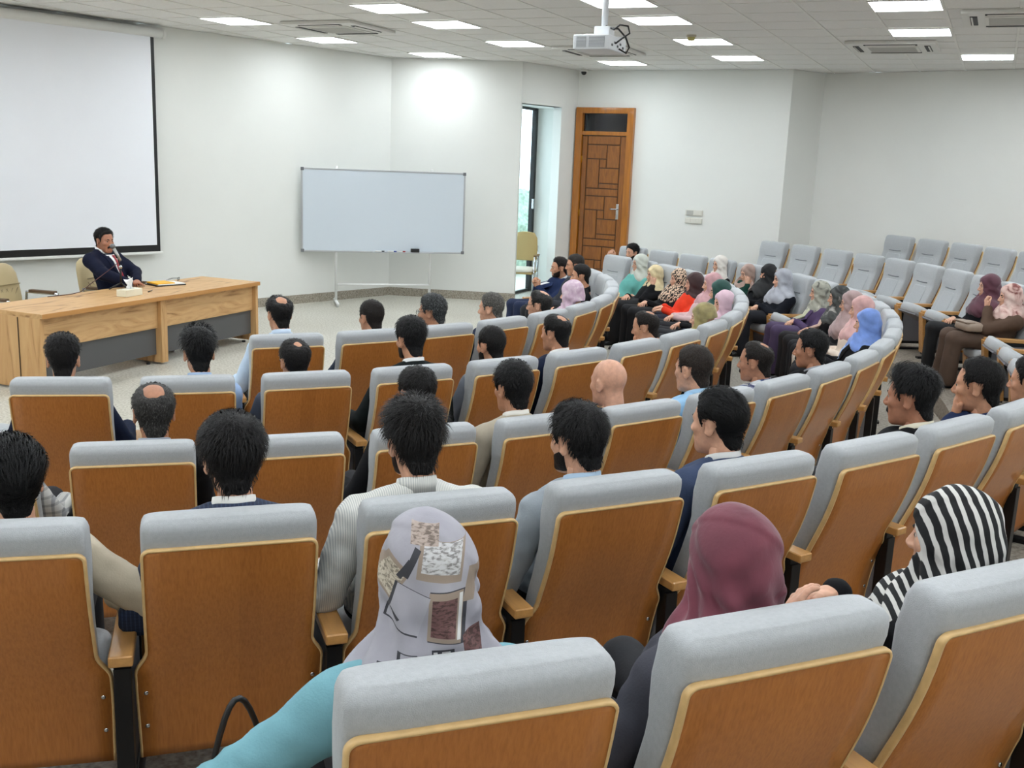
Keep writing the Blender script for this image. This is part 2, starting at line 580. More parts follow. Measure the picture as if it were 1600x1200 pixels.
# smoke detector
e = empty('smoke_detector', (-3.30, 11.75, CEIL)); tag(e, 'small round yellowish smoke detector on the ceiling tile', 'detector')
MB().loft([sring(0, 0, z, r, r, 2, 20) for z, r in ((0.0, .055), (-.018, .055), (-.022, .048))]).build('base', mat('detector_base', (196, 188, 170), .5), e)
MB().loft([sring(0, 0, z, r, r, 2, 20) for z, r in ((-.02, .042), (-.05, .042), (-.06, .03))]).build('dome', mat('detector_yellow', (196, 186, 120), .5), e)
# security camera dome
e = empty('security_camera', (-6.08, 15.70, CEIL)); tag(e, 'small white dome security camera above the wooden door', 'camera')
MB().loft([sring(0, 0, z, r, r, 2, 20) for z, r in ((0.0, .055), (-.035, .055), (-.04, .05))]).build('mount', m_white, e)
MB().ball((0, -0.01, -0.05), (.042, .042, .042)).build('lens_dome', m_black, e)

# ------------------------------------------------------------------ wooden door with transom, in the far wall
m_dwood = mat('door_wood', (140, 84, 26), 0.38, spec=0.5, coat=0.2)
nt, b = nodes_of(m_dwood)
v = coords(nt, (7, 7, 1.2)); n1 = noise(nt, v, 3.0, 6, 1.5)
r1 = ramp(nt, n1.outputs['Fac'], [(0.25, (116, 66, 14)), (0.5, (136, 80, 20)), (0.75, (152, 92, 26))])
nt.links.new(r1.outputs['Color'], b.inputs['Base Color'])
m_dframe = mat('door_frame_wood', (164, 100, 22), 0.35, var=0.2, scale=4, stretch=(6, 6, .6), coat=0.3)
f3 = np.array(K3); u3 = (np.array(K4) - f3) / np.linalg.norm(np.array(K4) - f3); n3 = np.array([u3[1], -u3[0]])
rz3 = math.atan2(u3[1], u3[0])
dr = empty('door_1', (*(f3 + n3 * 0.0), 0), rz3); tag(dr, kind='structure')
fm = MB()
fm.box((0.075, -0.02, 1.5), (0.115, 0.12, 3.0), 0.008); fm.box((0.945, -0.02, 1.5), (0.105, 0.12, 3.0), 0.008)
fm.box((0.51, -0.02, 2.955), (0.76, 0.12, 0.09), 0.006); fm.box((0.51, -0.02, 2.605), (0.76, 0.1, 0.06), 0.006)
fm.build('door_frame', m_dframe, dr)
MB().box((0.51, 0.0, 2.775), (0.75, 0.02, 0.28)).build('transom_pane', mat('dark_glass', (22, 20, 24), 0.08), dr)
m_groove = mat('door_groove_wood', (84, 48, 14), 0.5)
leaf = MB().box((0.512, -0.005, 1.29), (0.752, 0.05, 2.56)).build('door_leaf', m_groove, dr)
# raised fretwork of rectangles: (x0,x1,z0,z1)
def field(x0, x1, z0, z1):
    MB().box(((x0 + x1) / 2, -0.036, (z0 + z1) / 2), (x1 - x0 - 0.018, 0.016, z1 - z0 - 0.018), 0.005).build('door_panel', m_dwood, leaf)
field(0.136, 0.23, 0.01, 2.57); field(0.79, 0.888, 0.01, 2.57); field(0.23, 0.79, 2.43, 2.57); field(0.23, 0.79, 0.01, 0.15)
for z in (0.83, 1.63): field(0.23, 0.79, z, z + 0.12)
for base in (0.15, 0.95, 1.75):
    L, Rr, B, T = 0.23, 0.79, base, base + 0.68
    xm, zm = (L + Rr) / 2, (B + T) / 2
    field(L, xm + 0.06, T - 0.22, T); field(xm + 0.06, Rr, zm - 0.02, T)
    field(L, xm - 0.06, B, T - 0.22); field(xm - 0.06, xm + 0.06, zm - 0.02, T - 0.22) if base < 9 else None
    field(xm - 0.06, Rr, zm - 0.26, zm - 0.02); field(xm - 0.06, Rr, B, zm - 0.26)
hd = MB().box((0.80, -0.04, 1.40), (0.045, 0.014, 0.24), 0.005)
hd.tube([(0.80, -0.05, 1.44), (0.80, -0.09, 1.44), (0.69, -0.09, 1.44)], 0.011, 8)
hd.build('door_handle', m_chrome, leaf)
for z in (0.5, 1.35, 2.2):
    MB().tube([(0.137, -0.04, z - .05), (0.137, -0.04, z + .05)], 0.010, 8).build('hinge', mat('brass', (190, 140, 50), .3, metal=1.0), dr)
# switch plates
for nm, s0, z, lab, cells in (('control_panel', 2.055, 1.455, 'grey and white wall control plate above the switches', 2), ('switch_plate', 2.055, 1.335, 'white triple switch plate below the wall control', 3)):
    p0 = f3 + u3 * s0 + n3 * 0.012
    e = empty(nm, (*p0, z), rz3); tag(e, lab, 'switch')
    MB().box((0, 0, 0), (0.27, 0.022, 0.085), 0.006).build('plate', mat('switch_ivory', (214, 212, 202), .4), e)
    for k in range(cells):
        w = 0.25 / cells
        MB().box((-0.125 + w * (k + .5), -0.013, 0), (w * .85, 0.008, 0.065), 0.003).build('button', mat('switch_grey', (176, 176, 170), .4) if (nm == 'control_panel' and k == 0) else mat('switch_ivory', (214, 212, 202), .4), e)

# ------------------------------------------------------------------ projection screen on the front wall
f1 = np.array(K0); u1 = (np.array(K1) - f1) / np.linalg.norm(np.array(K1) - f1); rz1 = math.atan2(u1[1], u1[0])
nin = np.array([u1[1], -u1[0]])
m_screen = mat('screen_fabric', (236, 238, 243), 0.8, var=0.01, scale=2)
sc = empty('projection_screen', (*(f1 + nin * 0.12), 0.0), rz1); tag(sc, 'large white pull-down projection screen with black border and white case', 'projection screen')
x1s, x0s = -0.428, -4.75
MB().box(((x0s + x1s) / 2, 0, 2.16), (x1s - x0s, 0.008, 2.62)).build('black_border', m_black, sc)
MB().box(((x0s + x1s) / 2, -0.008, 2.19), (x1s - x0s - 0.10, 0.008, 2.52)).build('screen_surface', m_screen, sc)
cs = MB().tube([(x0s - .1, 0, 3.47), (x1s + .12, 0, 3.47)], 0.058, 20)
cs.build('case', m_white, sc)
MB().tube([(x1s + .10, 0, 3.47), (x1s + .135, 0, 3.47)], 0.062, 20).build('end_cap', m_white, sc)
MB().box(((x0s + x1s) / 2, 0.0, 0.832), (x1s - x0s + .06, 0.035, 0.032), 0.01).build('bottom_bar', m_white, sc)
for x in (x1s - 0.4, x0s + .4):
    MB().box((x, 0.055, 3.47), (0.05, 0.09, 0.06)).build('wall_bracket', m_white, sc)

# ------------------------------------------------------------------ whiteboard on a stand
A, B = np.array([-8.86, 12.17]), np.array([-7.05, 13.66]); L = np.linalg.norm(B - A); d = (B - A) / L
wb = empty('whiteboard', (*A, 0), math.atan2(d[1], d[0])); tag(wb, 'large blank whiteboard on a white tubular stand with feet', 'whiteboard')
m_board = mat('whiteboard_enamel', (205, 214, 222), 0.22, spec=0.5)
m_alu = mat('aluminium', (188, 190, 192), 0.35, metal=0.8)
MB().box((L / 2, 0, 1.342), (L - .02, 0.016, 1.15)).build('board', m_board, wb)
fr = MB()
for z in (0.768, 1.916): fr.box((L / 2, 0, z), (L, 0.026, 0.022), 0.004)
for x in (0.01, L - .01): fr.box((x, 0, 1.342), (0.022, 0.026, 1.15), 0.004)
fr.build('frame', m_alu, wb)
for x in (0.015, L - .015):
    for z in (0.775, 1.91): MB().box((x, 0, z), (0.045, 0.034, 0.045), 0.008).build('corner_cap', mat('grey_plastic', (110, 112, 115), .5), wb)
m_stand = mat('stand_white', (225, 226, 224), 0.35)
for x in (0.49, L - 0.49):
    MB().tube([(x, 0.03, 0.06), (x, 0.03, 1.965)], 0.019, 10).build('post', m_stand, wb)
    MB().tube([(x, -0.27, 0.045), (x, 0.27, 0.045)], 0.022, 10).build('foot', m_stand, wb)
    for y in (-0.25, 0.25): MB().ball((x, y, 0.022), 0.022, 10, 6).build('caster', m_stand, wb)
MB().tube([(0.49, 0.03, 0.29), (L - 0.49, 0.03, 0.29)], 0.014, 8).build('cross_bar', m_stand, wb)
MB().box((L * .62, -0.04, 0.766), (0.9, 0.06, 0.012), 0.003).build('pen_tray', m_alu, wb)
def at_wb(x, y, z):
    q = A + d * x + np.array([-d[1], d[0]]) * y
    return (*q, z)
rzw = math.atan2(d[1], d[0])
o = MB().box((0, 0, 0), (0.125, 0.045, 0.055), 0.008).build('board_eraser', m_black, None, at_wb(L * .69, -0.045, 0.80), rzw)
tag(o, 'black felt eraser on the whiteboard tray', 'eraser')
for k, (x, col, nm) in enumerate(((0.47, (30, 30, 32), 'black'), (0.545, (40, 60, 140), 'blue'), (0.60, (150, 30, 30), 'red'))):
    e = empty('marker_pen', at_wb(L * x, -0.045, 0.782), rzw); tag(e, nm + ' capped marker pen lying on the whiteboard tray', 'marker')
    MB().tube([(-.06, 0, 0), (.03, 0, 0)], 0.009, 8).build('barrel', m_white, e)
    MB().tube([(.03, 0, 0), (.07, 0, 0)], 0.010, 8).build('cap', mat('marker_' + nm, col, .4), e)

# ------------------------------------------------------------------ ceiling projector
e = empty('projector', (-2.83, 7.60, 3.0)); tag(e, 'white projector hanging from the ceiling on a pole mount', 'projector')
m_proj = mat('projector_white', (222, 224, 226), 0.4)
MB().box((0, 0, 0), (0.28, 0.38, 0.105), 0.014, seg=3).build('body', m_proj, e)
m_vent = mat('vent_grey', (148, 150, 154), 0.6)
for x0, w in ((-0.075, 0.075), (0.045, 0.12)):
    g = MB().box((x0, -0.191, 0), (w, 0.004, 0.075)).build('vent', m_vent, e)
    for k in range(9): MB().box((x0, -0.194, -0.033 + k * .0082), (w, 0.003, 0.0028)).build('vent_slat', m_proj, g)
for k, y in enumerate((-0.12, -0.06, 0.0, 0.06, 0.12)):
    MB().box((0.141, y, -0.015 + 0.02 * (k % 2)), (0.004, 0.03, 0.016)).build('port', mat('port_dark', (60, 62, 66), .5), e)
ln = MB().tube([(-0.14, 0.08, 0), (-0.17, 0.08, 0)], [0.045, 0.042], 20).build('lens', m_black, e)
MB().ball((-0.165, 0.08, 0), (0.012, 0.034, 0.034)).build('lens_glass', mat('lens_glass', (20, 24, 40), .05), ln)
MB().tube([(0.03, 0, 0.13), (0.03, 0, 0.566)], 0.024, 14).build('pole', m_proj, e)
MB().box((0.03, 0, 0.09), (0.12, 0.12, 0.07), 0.01).build('mount_bracket', m_proj, e)
MB().box((0.03, 0, 0.555), (0.16, 0.16, 0.012), 0.003).build('ceiling_plate', m_proj, e)
for s in (-1, 1):
    MB().tube([(0.03, 0, 0.062), (0.03 + s * .1, s * .12, 0.056)], 0.009, 6).build('bracket_arm', m_proj, e)
MB().tube([(0.05, -0.02, 0.13), (0.12, -0.04, 0.10), (0.17, -0.06, 0.13), (0.235, -0.06, 0.12), (0.25, -0.06, 0.07), (0.20, -0.06, 0.04), (0.145, -0.06, 0.0)], 0.007, 6).build('cable', m_black, e)
MB().tube([(0.05, 0.02, 0.12), (0.14, 0.0, 0.11), (0.20, 0.0, 0.05), (0.225, 0.02, -0.02), (0.20, 0.03, -0.06), (0.145, 0.02, -0.03)], 0.007, 6).build('cable', m_black, e)

# ------------------------------------------------------------------ speaker's desk: two joined units
m_dw = mat('desk_wood', (196, 148, 92), 0.42, spec=0.4)
nt, b = nodes_of(m_dw)
v = coords(nt, (1.0, 3.5, 6.0)); n0 = noise(nt, v, 1.6, 6, 2.2)
r1 = ramp(nt, n0.outputs['Fac'], [(0.28, (136, 96, 56)), (0.40, (190, 148, 98)), (0.55, (206, 166, 116)), (0.75, (192, 150, 100))])
nt.links.new(r1.outputs['Color'], b.inputs['Base Color'])
m_dwv = mat('desk_side_wood', (200, 152, 96), 0.45)
nt, b = nodes_of(m_dwv)
v = coords(nt, (7.0, 5.0, 0.7)); n0 = noise(nt, v, 1.5, 6, 2.0)
r1 = ramp(nt, n0.outputs['Fac'], [(0.28, (146, 104, 62)), (0.42, (196, 152, 100)), (0.7, (208, 168, 116))])
nt.links.new(r1.outputs['Color'], b.inputs['Base Color'])
m_edge = mat('desk_edge_band', (190, 136, 76), 0.4)
m_dgrey = mat('desk_grey_panel', (84, 84, 84), 0.5)
DF = np.array([-7.285, 6.30]); DE = np.array([-7.42, 9.40]); DL = np.linalg.norm(DE - DF); dd = (DE - DF) / DL
rzd = math.atan2(dd[1], dd[0])           # local x along the desk, local +y away from the audience
DH = 0.69
def at_desk(x, y, z):
    q = DF + dd * x + np.array([-dd[1], dd[0]]) * y
    return (q[0], q[1], z)
for k in range(2):
    x0 = k * DL / 2; W = DL / 2
    e = empty('desk', at_desk(x0, 0, 0), rzd)
    tag(e, ['wooden desk unit with grey modesty panel where the speaker sits', 'wooden desk unit with grey modesty panel holding the yellow folder'][k], 'desk')
    t = MB().box((W / 2, 0.39, DH - 0.02), (W - 0.002, 0.80, 0.04), 0.003).build('desktop', m_dw, e)
    MB().box((W / 2, -0.0115, DH - 0.02), (W - 0.002, 0.003, 0.04)).build('edge_band', m_edge, t)
    for x in ((0.02, 0.20) if k == 0 else (0.03,)):
        pass
    for x, nm in ((0.022, 'side_panel'), (W - 0.022, 'side_panel')):
        MB().box((x, 0.39, (DH - 0.04) / 2 + .01), (0.042, 0.74, DH - 0.06), 0.003).build(nm, m_dwv, e)
    MB().box((W / 2, 0.075, 0.51), (W - 0.09, 0.02, 0.28)).build('front_panel', m_dw, e)
    MB().box((W / 2, 0.10, 0.27), (W - 0.09, 0.016, 0.34)).build('modesty_panel', m_dgrey, e)
    for x in (0.1, W - .1):
        MB().tube([(x, 0.15, 0.0), (x, 0.15, 0.02)], 0.02, 10).build('glide', m_black, e)
    if k == 0:
        MB().box((-0.0025, 0.27, DH / 2 - .015), (0.004, 0.010, DH - 0.06)).build('side_seam', mat('seam_dark', (70, 48, 26), .6), e)
    MB().tube([(W / 2, 0.15, 0.10), (W - 0.05, 0.3, 0.05)], 0.009, 6).build('floor_brace', m_alu, e)
# things on the desk
e = empty('tissue_box', at_desk(1.36, 0.27, DH), rzd + 0.05); tag(e, 'cream tissue box with a white tissue on the desk', 'tissue box')
MB().box((0, 0, 0.034), (0.24, 0.115, 0.068), 0.006).build('box', mat('tissue_cream', (232, 228, 205), .6, var=.03), e)
MB().box((0, 0, 0.069), (0.11, 0.03, 0.002)).build('slot', mat('tissue_slot', (200, 200, 195), .6), e)
V = []; F = []
for i in range(9):
    for j in range(7):
        s, t = i / 8 - .5, j / 6
        V.append((s * (0.05 + 0.10 * t) + 0.012 * math.sin(7 * t + 3 * s), 0.018 * math.sin(9 * s + 4 * t) * (0.4 + t), 0.066 + 0.105 * t * (1 - 0.9 * s * s) + 0.012 * math.sin(11 * s)))
for i in range(8):
    for j in range(6): F.append([i * 7 + j, (i + 1) * 7 + j, (i + 1) * 7 + j + 1, i * 7 + j + 1])
o = link('tissue', mesh('tissue', V, F, mat('tissue_white', (245, 245, 245), .8)), e)
sm = o.modifiers.new('solid', 'SOLIDIFY'); sm.thickness = 0.002
e = empty('document_folder', at_desk(2.24, 0.58, DH), rzd - 0.35); tag(e, 'yellow document folder with black cover and white papers on the desk', 'folder')
MB().box((0, 0, 0.006), (0.34, 0.25, 0.012), 0.002).build('cover', m_black, e)
MB().box((0.01, 0, 0.016), (0.31, 0.23, 0.010), 0.001).build('papers', mat('paper', (238, 238, 234), .7), e)
MB().box((-0.05, 0.01, 0.025), (0.21, 0.22, 0.012), 0.003).build('yellow_sheet', mat('folder_yellow', (236, 176, 30), .5), e)
e = empty('eyeglasses', at_desk(2.40, 0.54, DH + .028), rzd + 0.5); tag(e, 'folded dark rimmed eyeglasses resting on the folder', 'glasses')
for s in (-1, 1):
    MB().tube([(s * .032 + .026 * math.cos(a), 0, .022 + .018 * math.sin(a)) for a in np.linspace(0, 2 * math.pi, 15)], 0.0022, 6, cap=False).build('rim', m_black, e)
    MB().tube([(s * .058, 0, .03), (s * .06, .06, .028), (s * .055, .12, .01)], 0.002, 6).build('temple', m_black, e)
MB().tube([(-.008, 0, .026), (.008, 0, .026)], 0.002, 6).build('bridge', m_black, e)
o = empty('ballpoint_pen', at_desk(1.72, 0.33, DH + .005), rzd + .4); tag(o, 'dark ballpoint pen lying on the desk by the tissue box', 'pen')
MB().tube([(-.07, 0, 0), (.05, 0, 0)], .0045, 8).build('barrel', m_steel, o); MB().tube([(.05, 0, 0), (.07, 0, 0)], [.0045, .001], 8).build('tip', m_chrome, o)
# microphone on a small tripod
ms = empty('microphone_stand', at_desk(1.65, 0.64, DH - .0), rzd); tag(ms, 'black tabletop tripod microphone stand in front of the speaker', 'microphone stand')
for a in (0.4, 2.5, 4.6):
    MB().tube([(0, 0, 0.07), (0.12 * math.cos(a), 0.12 * math.sin(a), 0.008)], 0.008, 8).build('leg', m_black, ms)
MB().tube([(0, 0, 0.05), (0, 0, 0.23)], 0.010, 10).build('stem', m_black, ms)
MB().ball((0, 0, 0.23), 0.02).build('joint', m_chrome, ms)
MB().tube([(0, 0, 0.23), (-0.012, 0.02, 0.33)], 0.007, 8).build('gooseneck', m_black, ms)
MB().tube([(-0.012, 0.02, 0.32), (-0.014, 0.026, 0.36)], 0.017, 10).build('clip', m_black, ms)
mi = empty('microphone', at_desk(1.635, 0.66, DH + .315), rzd); tag(mi, 'grey hand microphone with round mesh head at the speaker\'s mouth', 'microphone')
MB().tube([(0.012, -0.03, -0.02), (-0.012, 0.03, 0.10)], [0.012, 0.017], 12).build('handle', mat('mic_silver', (170, 168, 165), .35, metal=.6), mi)
MB().ball((-0.016, 0.041, 0.122), 0.027, 16, 12).build('mesh_head', mat('mic_mesh', (120, 122, 124), .4, metal=.7, bump=.6, bscale=400), mi)
o = MB().tube([at_desk(1.645, 0.63, DH + .295), at_desk(1.50, 0.65, DH + .21), at_desk(1.30, 0.68, DH + .10), at_desk(1.16, 0.70, DH + .02), at_desk(1.05, 0.72, DH + .006), at_desk(0.8, 0.75, DH + .006)], 0.004, 6).build('microphone_cable', mat('cable_maroon', (70, 30, 28), .5))
tag(o, 'thin dark red microphone cable drooping onto the desk', 'cable')

# ------------------------------------------------------------------ beige chairs
m_beige = mat('beige_leather', (186, 168, 128), 0.45, var=.05, scale=6, bump=.1, bscale=120)
m_beiged = mat('beige_seam', (140, 124, 90), 0.5)
def exec_chair(loc, rz, label):
    e = empty('office_chair', loc, rz); e.scale = (1.22, 1.1, 1.0); tag(e, label, 'chair', 'beige padded chairs behind the desk')
    rings = []
    for z, w, t, y in ((.40, .20, .03, -.20), (.43, .235, .05, -.205), (.55, .25, .055, -.22), (.68, .25, .05, -.24), (.80, .24, .05, -.26), (.87, .21, .045, -.275), (.905, .15, .035, -.28), (.915, .07, .015, -.28)):
        rings.append(sring(0, y, z, w, t, 3.2, 28))
    bk = MB().loft(rings).build('backrest', m_beige, e)
    MB().box((0, -0.178, 0.70), (0.42, 0.008, 0.012), 0.003).build('seam', m_beiged, bk)
    for i in range(-6, 7):
        for s in (-1, 1):
            x0 = i * .06; x1 = x0 + s * .13
            if abs(x0) < .2 and abs(x1) < .2:
                MB().tube([(x0, -0.168, .46), (x1, -0.186, .66)], .0035, 5).build('quilt_stitch', m_beiged, bk)
    MB().loft([sring(0, 0.03, z, w, d_, 4, 28) for z, w, d_ in ((.38, .20, .2), (.40, .245, .24), (.455, .245, .24), (.475, .21, .2))]).build('seat', m_beige, e)
    for s in (-1, 1):
        MB().tube([(s * .27, -.18, .42), (s * .285, -.18, .60), (s * .285, .16, .60), (s * .27, .16, .42)], .014, 8).build('arm_frame', m_chrome, e)
        MB().box((s * .285, 0, .615), (.05, .28, .03), .01).build('arm_pad', mat('arm_pad_brown', (96, 74, 52), .5), e)
    MB().tube([(0, 0, .10), (0, 0, .39)], .028, 10).build('column', m_chrome, e)
    for k in range(5):
        a = k * 2 * math.pi / 5
        MB().tube([(0, 0, .12), (.27 * math.cos(a), .27 * math.sin(a), .07)], [.025, .016], 8).build('base_leg', m_chrome, e)
        MB().ball((.27 * math.cos(a), .27 * math.sin(a), .032), .032, 10, 6).build('caster', m_black, e)
    return e
exec_chair((-8.72, 8.58, 0), R(-74), 'beige quilted chair with curved back occupied by the speaker')
exec_chair((-8.80, 7.36, 0), R(-80), 'empty beige quilted chair behind the left end of the desk')

# tan visitor chair in the window niche
vc = empty('visitor_chair', (-6.79, 15.2, 0.004), R(192)); tag(vc, 'tan padded visitor chair with chrome frame in the window niche', 'chair')
MB().loft([sring(0, -.20 - .12 * (z - .5), z, w, .028, 3, 24) for z, w in ((.56, .15), (.58, .20), (.75, .205), (.92, .19), (1.0, .14), (1.015, .06))]).build('backrest', mat('tan_fabric', (176, 152, 100), .7, bump=.1), vc)
MB().loft([sring(0, .02, z, w, w, 4, 24) for z, w in ((.40, .20), (.415, .225), (.45, .225), (.465, .19))]).build('seat', mat('cream_pad', (226, 222, 206), .6), vc)
MB().box((0, .02, .39), (.42, .42, .03), .01).build('seat_shell', mat('tan_fabric', (176, 152, 100), .7), vc)
for s in (-1, 1):
    MB().tube([(s * .24, .22, .012), (s * .24, .16, .64), (s * .24, -.16, .66), (s * .22, -.22, .40)], .012, 8).build('arm_frame', m_chrome, vc)
    MB().tube([(s * .22, -.30, .012), (s * .22, -.20, .40), (s * .2, -.25, .8)], .012, 8).build('back_leg', m_chrome, vc)
    MB().box((s * .24, 0, .665), (.045, .3, .025), .008).build('arm_pad', mat('arm_pad_tan', (130, 104, 66), .5), vc)

# ------------------------------------------------------------------ auditorium seats
m_fab = mat('seat_fabric_grey', (175, 178, 180), 0.85, var=.05, scale=90, bump=.35, bscale=420, sheen=.15)
m_fabd = mat('seat_seam_grey', (132, 134, 138), 0.9)
m_pad = mat('side_infill_grey', (128, 128, 134), 0.85, bump=.2, bscale=300)
m_ven = mat('oak_veneer', (160, 106, 48), 0.36, spec=0.45, coat=0.15)
nt, b = nodes_of(m_ven)
v = coords(nt, (150, 150, 3.0)); n0 = noise(nt, v, 1.0, 4, .2)
ra = ramp(nt, n0.outputs['Fac'], [(0.3, (172, 106, 48)), (0.5, (184, 116, 54)), (0.72, (192, 124, 60))])
v2 = coords(nt, (13, .01, .01)); vo = nt.nodes.new('ShaderNodeTexVoronoi'); vo.voronoi_dimensions = '1D'
sx = nt.nodes.new('ShaderNodeSeparateXYZ'); nt.links.new(v2, sx.inputs[0])
oi = nt.nodes.new('ShaderNodeObjectInfo'); ad = nt.nodes.new('ShaderNodeMath'); ad.operation = 'MULTIPLY_ADD'; ad.inputs[1].default_value = 97.0
nt.links.new(oi.outputs['Random'], ad.inputs[0]); nt.links.new(sx.outputs['X'], ad.inputs[2]); nt.links.new(ad.outputs[0], vo.inputs['W']); vo.inputs['Scale'].default_value = 1.0
rb = ramp(nt, vo.outputs['Color'], [(0.0, (236, 232, 226)), (1.0, (255, 255, 255))])
mx = nt.nodes.new('ShaderNodeMix'); mx.data_type = 'RGBA'; mx.blend_type = 'MULTIPLY'; mx.inputs['Factor'].default_value = 1.0
nt.links.new(ra.outputs['Color'], mx.inputs['A']); nt.links.new(rb.outputs['Color'], mx.inputs['B']); nt.links.new(mx.outputs['Result'], b.inputs['Base Color'])
m_ply = mat('plywood_edge', (214, 178, 122), 0.4, var=.08, scale=30)
m_arm = mat('armrest_oak', (190, 140, 80), 0.38, var=.12, scale=8, stretch=(8, 1, 8), coat=.2)
PITCH = 0.614
PZ = [.13, .25, .35, .45, .55, .66, .78, .87]
PY = [.205, .195, .178, .147, .102, .052, .016, .0]
def prof(z):
    # smooth profile of the plywood back: y grows towards the sitter
    return np.interp(z, _pz, _py)
_pz = np.linspace(.13, .87, 60)
_py = np.interp(_pz, PZ, PY)
for _ in range(60): _py[1:-1] = .25 * _py[:-2] + .5 * _py[1:-1] + .25 * _py[2:]
def halfw(z):
    return .240 + .033 * (1 - sstep(.435, .515, z)) - .006 * (1 - sstep(.13, .40, z))
def panel_outline():
    pts = []
    for z in np.concatenate([[.13], np.arange(.16, .42, .05), np.arange(.42, .53, .015), np.arange(.56, .83, .045)]): pts.append((halfw(z), z))
    for a in np.linspace(0, math.pi / 2, 6): pts.append((.240 - .024 + .024 * math.cos(a), .846 + .024 * math.sin(a)))
    return pts
OUT = panel_outline()
ring2 = [(x, z) for x, z in OUT] + [(-x, z) for x, z in OUT[::-1]]
def seat_meshes():
    D = {}
    zs = sorted(set(np.round([z for _, z in OUT], 4)))
    # back veneer
    V = []; F = []
    rows = []
    for x, z in OUT:
        rows.append((x, z))
    n = 9
    for x, z in rows:
        for s in np.linspace(-1, 1, n): V.append((s * (x - .005), prof(z) - .0045, z - (.003 if z > .86 else 0)))
    for i in range(len(rows) - 1):
        for k in range(n - 1): F.append([i * n + k, i * n + k + 1, (i + 1) * n + k + 1, (i + 1) * n + k])
    o = len(V)
    for x, z in rows:
        for s in np.linspace(-1, 1, n): V.append((s * (x - .004), prof(z) + .010, z - (.003 if z > .86 else 0)))
    for i in range(len(rows) - 1):
        for k in range(n - 1): F.append([o + i * n + k, o + (i + 1) * n + k, o + (i + 1) * n + k + 1, o + i * n + k + 1])
    for i in range(len(rows) - 1):
        F.append([i * n, (i + 1) * n, o + (i + 1) * n, o + i * n]); j = n - 1
        F.append([i * n + j, o + i * n + j, o + (i + 1) * n + j, (i + 1) * n + j])
    j = (len(rows) - 1) * n
    for k in range(n - 1):
        F.append([k, o + k, o + k + 1, k + 1]); F.append([j + k, j + k + 1, o + j + k + 1, o + j + k])
    D['back_panel'] = mesh('back_panel', V, F, m_ven)
    # plywood edge: slim rounded strip along the outline
    prev = None
    mb = MB(); rings = []
    pts = [np.array((x, prof(z), z)) for x, z in ring2]
    for i, q in enumerate(pts):
        a = pts[max(i - 1, 0)]; c = pts[min(i + 1, len(pts) - 1)]
        t = (c - a) / np.linalg.norm(c - a)
        nrm = np.array([0, 1, 0.0]) ; out = np.cross(t, nrm); out /= np.linalg.norm(out); nr = np.cross(out, t)
        if out[0] * q[0] + out[2] * (q[2] - .45) < 0: out = -out; nr = -nr
        if nr[1] < 0: nr = -nr
        rr = []
        for u_, w_ in ((-.006, -.0055), (-.001, -.0055), (.002, -.002), (.002, .010), (-.001, .014), (-.006, .014)):
            rr.append(q + out * u_ + nr * w_)
        rings.append(rr)
    D['panel_edge'] = mb.loft(rings).me('panel_edge', m_ply)
    # upholstered back
    rings = []
    prof_c = []
    for z, t, w in ((.355, .045, .20), (.37, .07, .225), (.42, .085, .230), (.50, .095, .232), (.60, .098, .234), (.70, .100, .237), (.745, .102, .239), (.78, .112, .2405), (.84, .124, .2415), (.89, .128, .2415), (.915, .126, .241), (.930, .118, .238), (.941, .104, .232), (.948, .082, .222), (.951, .055, .205)):
        yb = prof(min(z, .87)) + .011
        if z > .87: yb = prof(.87) + .011 - min(.012, (z - .87) * .5)
        if z > .93: yb += (z - .93) * .9
        tt = t if z <= .90 else t
        rings.append(sring(0, yb + t / 2, z, w, t / 2, 7.0, 40))
    D['backrest'] = MB().loft(rings).me('backrest', m_fab)
    # short crease under the head roll, and padded middle field
    yf = lambda z: prof(z) + .011 + np.interp(z, (.42, .5, .6, .7, .745), (.085, .095, .098, .100, .102))
    D['crease'] = MB().tube([(x, yf(.745) - .001 + .002 * (1 - (x / .11) ** 2), .752 - .004 * (1 - (x / .11) ** 2)) for x in np.linspace(-.11, .11, 7)], .007, 6).me('crease', m_fabd)
    D['lumbar_field'] = MB().loft([np.stack([sring(0, 0, 0, w, .012, 6, 28)[:, 0], sring(0, 0, 0, w, .012, 6, 28)[:, 1] + yf(z) - .004, np.full(28, z)], 1) for z, w in ((.44, .10), (.45, .125), (.55, .13), (.64, .13), (.70, .125), (.71, .10))]).me('lumbar_field', m_fab)
    # screws
    mb = MB()
    D['screw'] = MB().loft([np.stack([.007 * r_ * np.cos(np.linspace(0, 6.283, 10, endpoint=False)), np.full(10, y), .007 * r_ * np.sin(np.linspace(0, 6.283, 10, endpoint=False))], 1) for y, r_ in ((0, 1), (-.002, 1), (-.0035, .5))]).me('screw', m_chrome)
    # seat cushion (down)
    rings = [sring(0, .415, z, w, dd_, 4.5, 32) for z, w, dd_ in ((.285, .20, .19), (.295, .225, .215), (.34, .232, .222), (.375, .226, .216), (.388, .20, .19))]
    D['seat'] = MB().loft(rings).me('seat', m_fab)
    D['seat_board'] = MB().box((0, .41, .278), (.42, .40, .018), .006).me('seat_board', m_ven)
    # tipped-up seat
    M = Matrix.Translation((0, .225, .345)) @ Matrix.Rotation(R(27), 4, 'X') @ Matrix.Translation((0, -.20, -.34))
    D['seat_up'] = MB().loft(rings).xform(M).me('seat_up', m_fab)
    D['seat_board_up'] = MB().box((0, .41, .278), (.42, .40, .018), .006).xform(M).me('seat_board_up', m_pad)
    # pedestal between seats
    mb = MB()
    mb.box((0, .135, .235), (.05, .05, .47), .004); mb.box((0, .52, .26), (.05, .03, .42), .004); mb.box((0, .33, .475), (.05, .42, .03), .004); mb.box((0, .33, .085), (.05, .42, .03), .004)
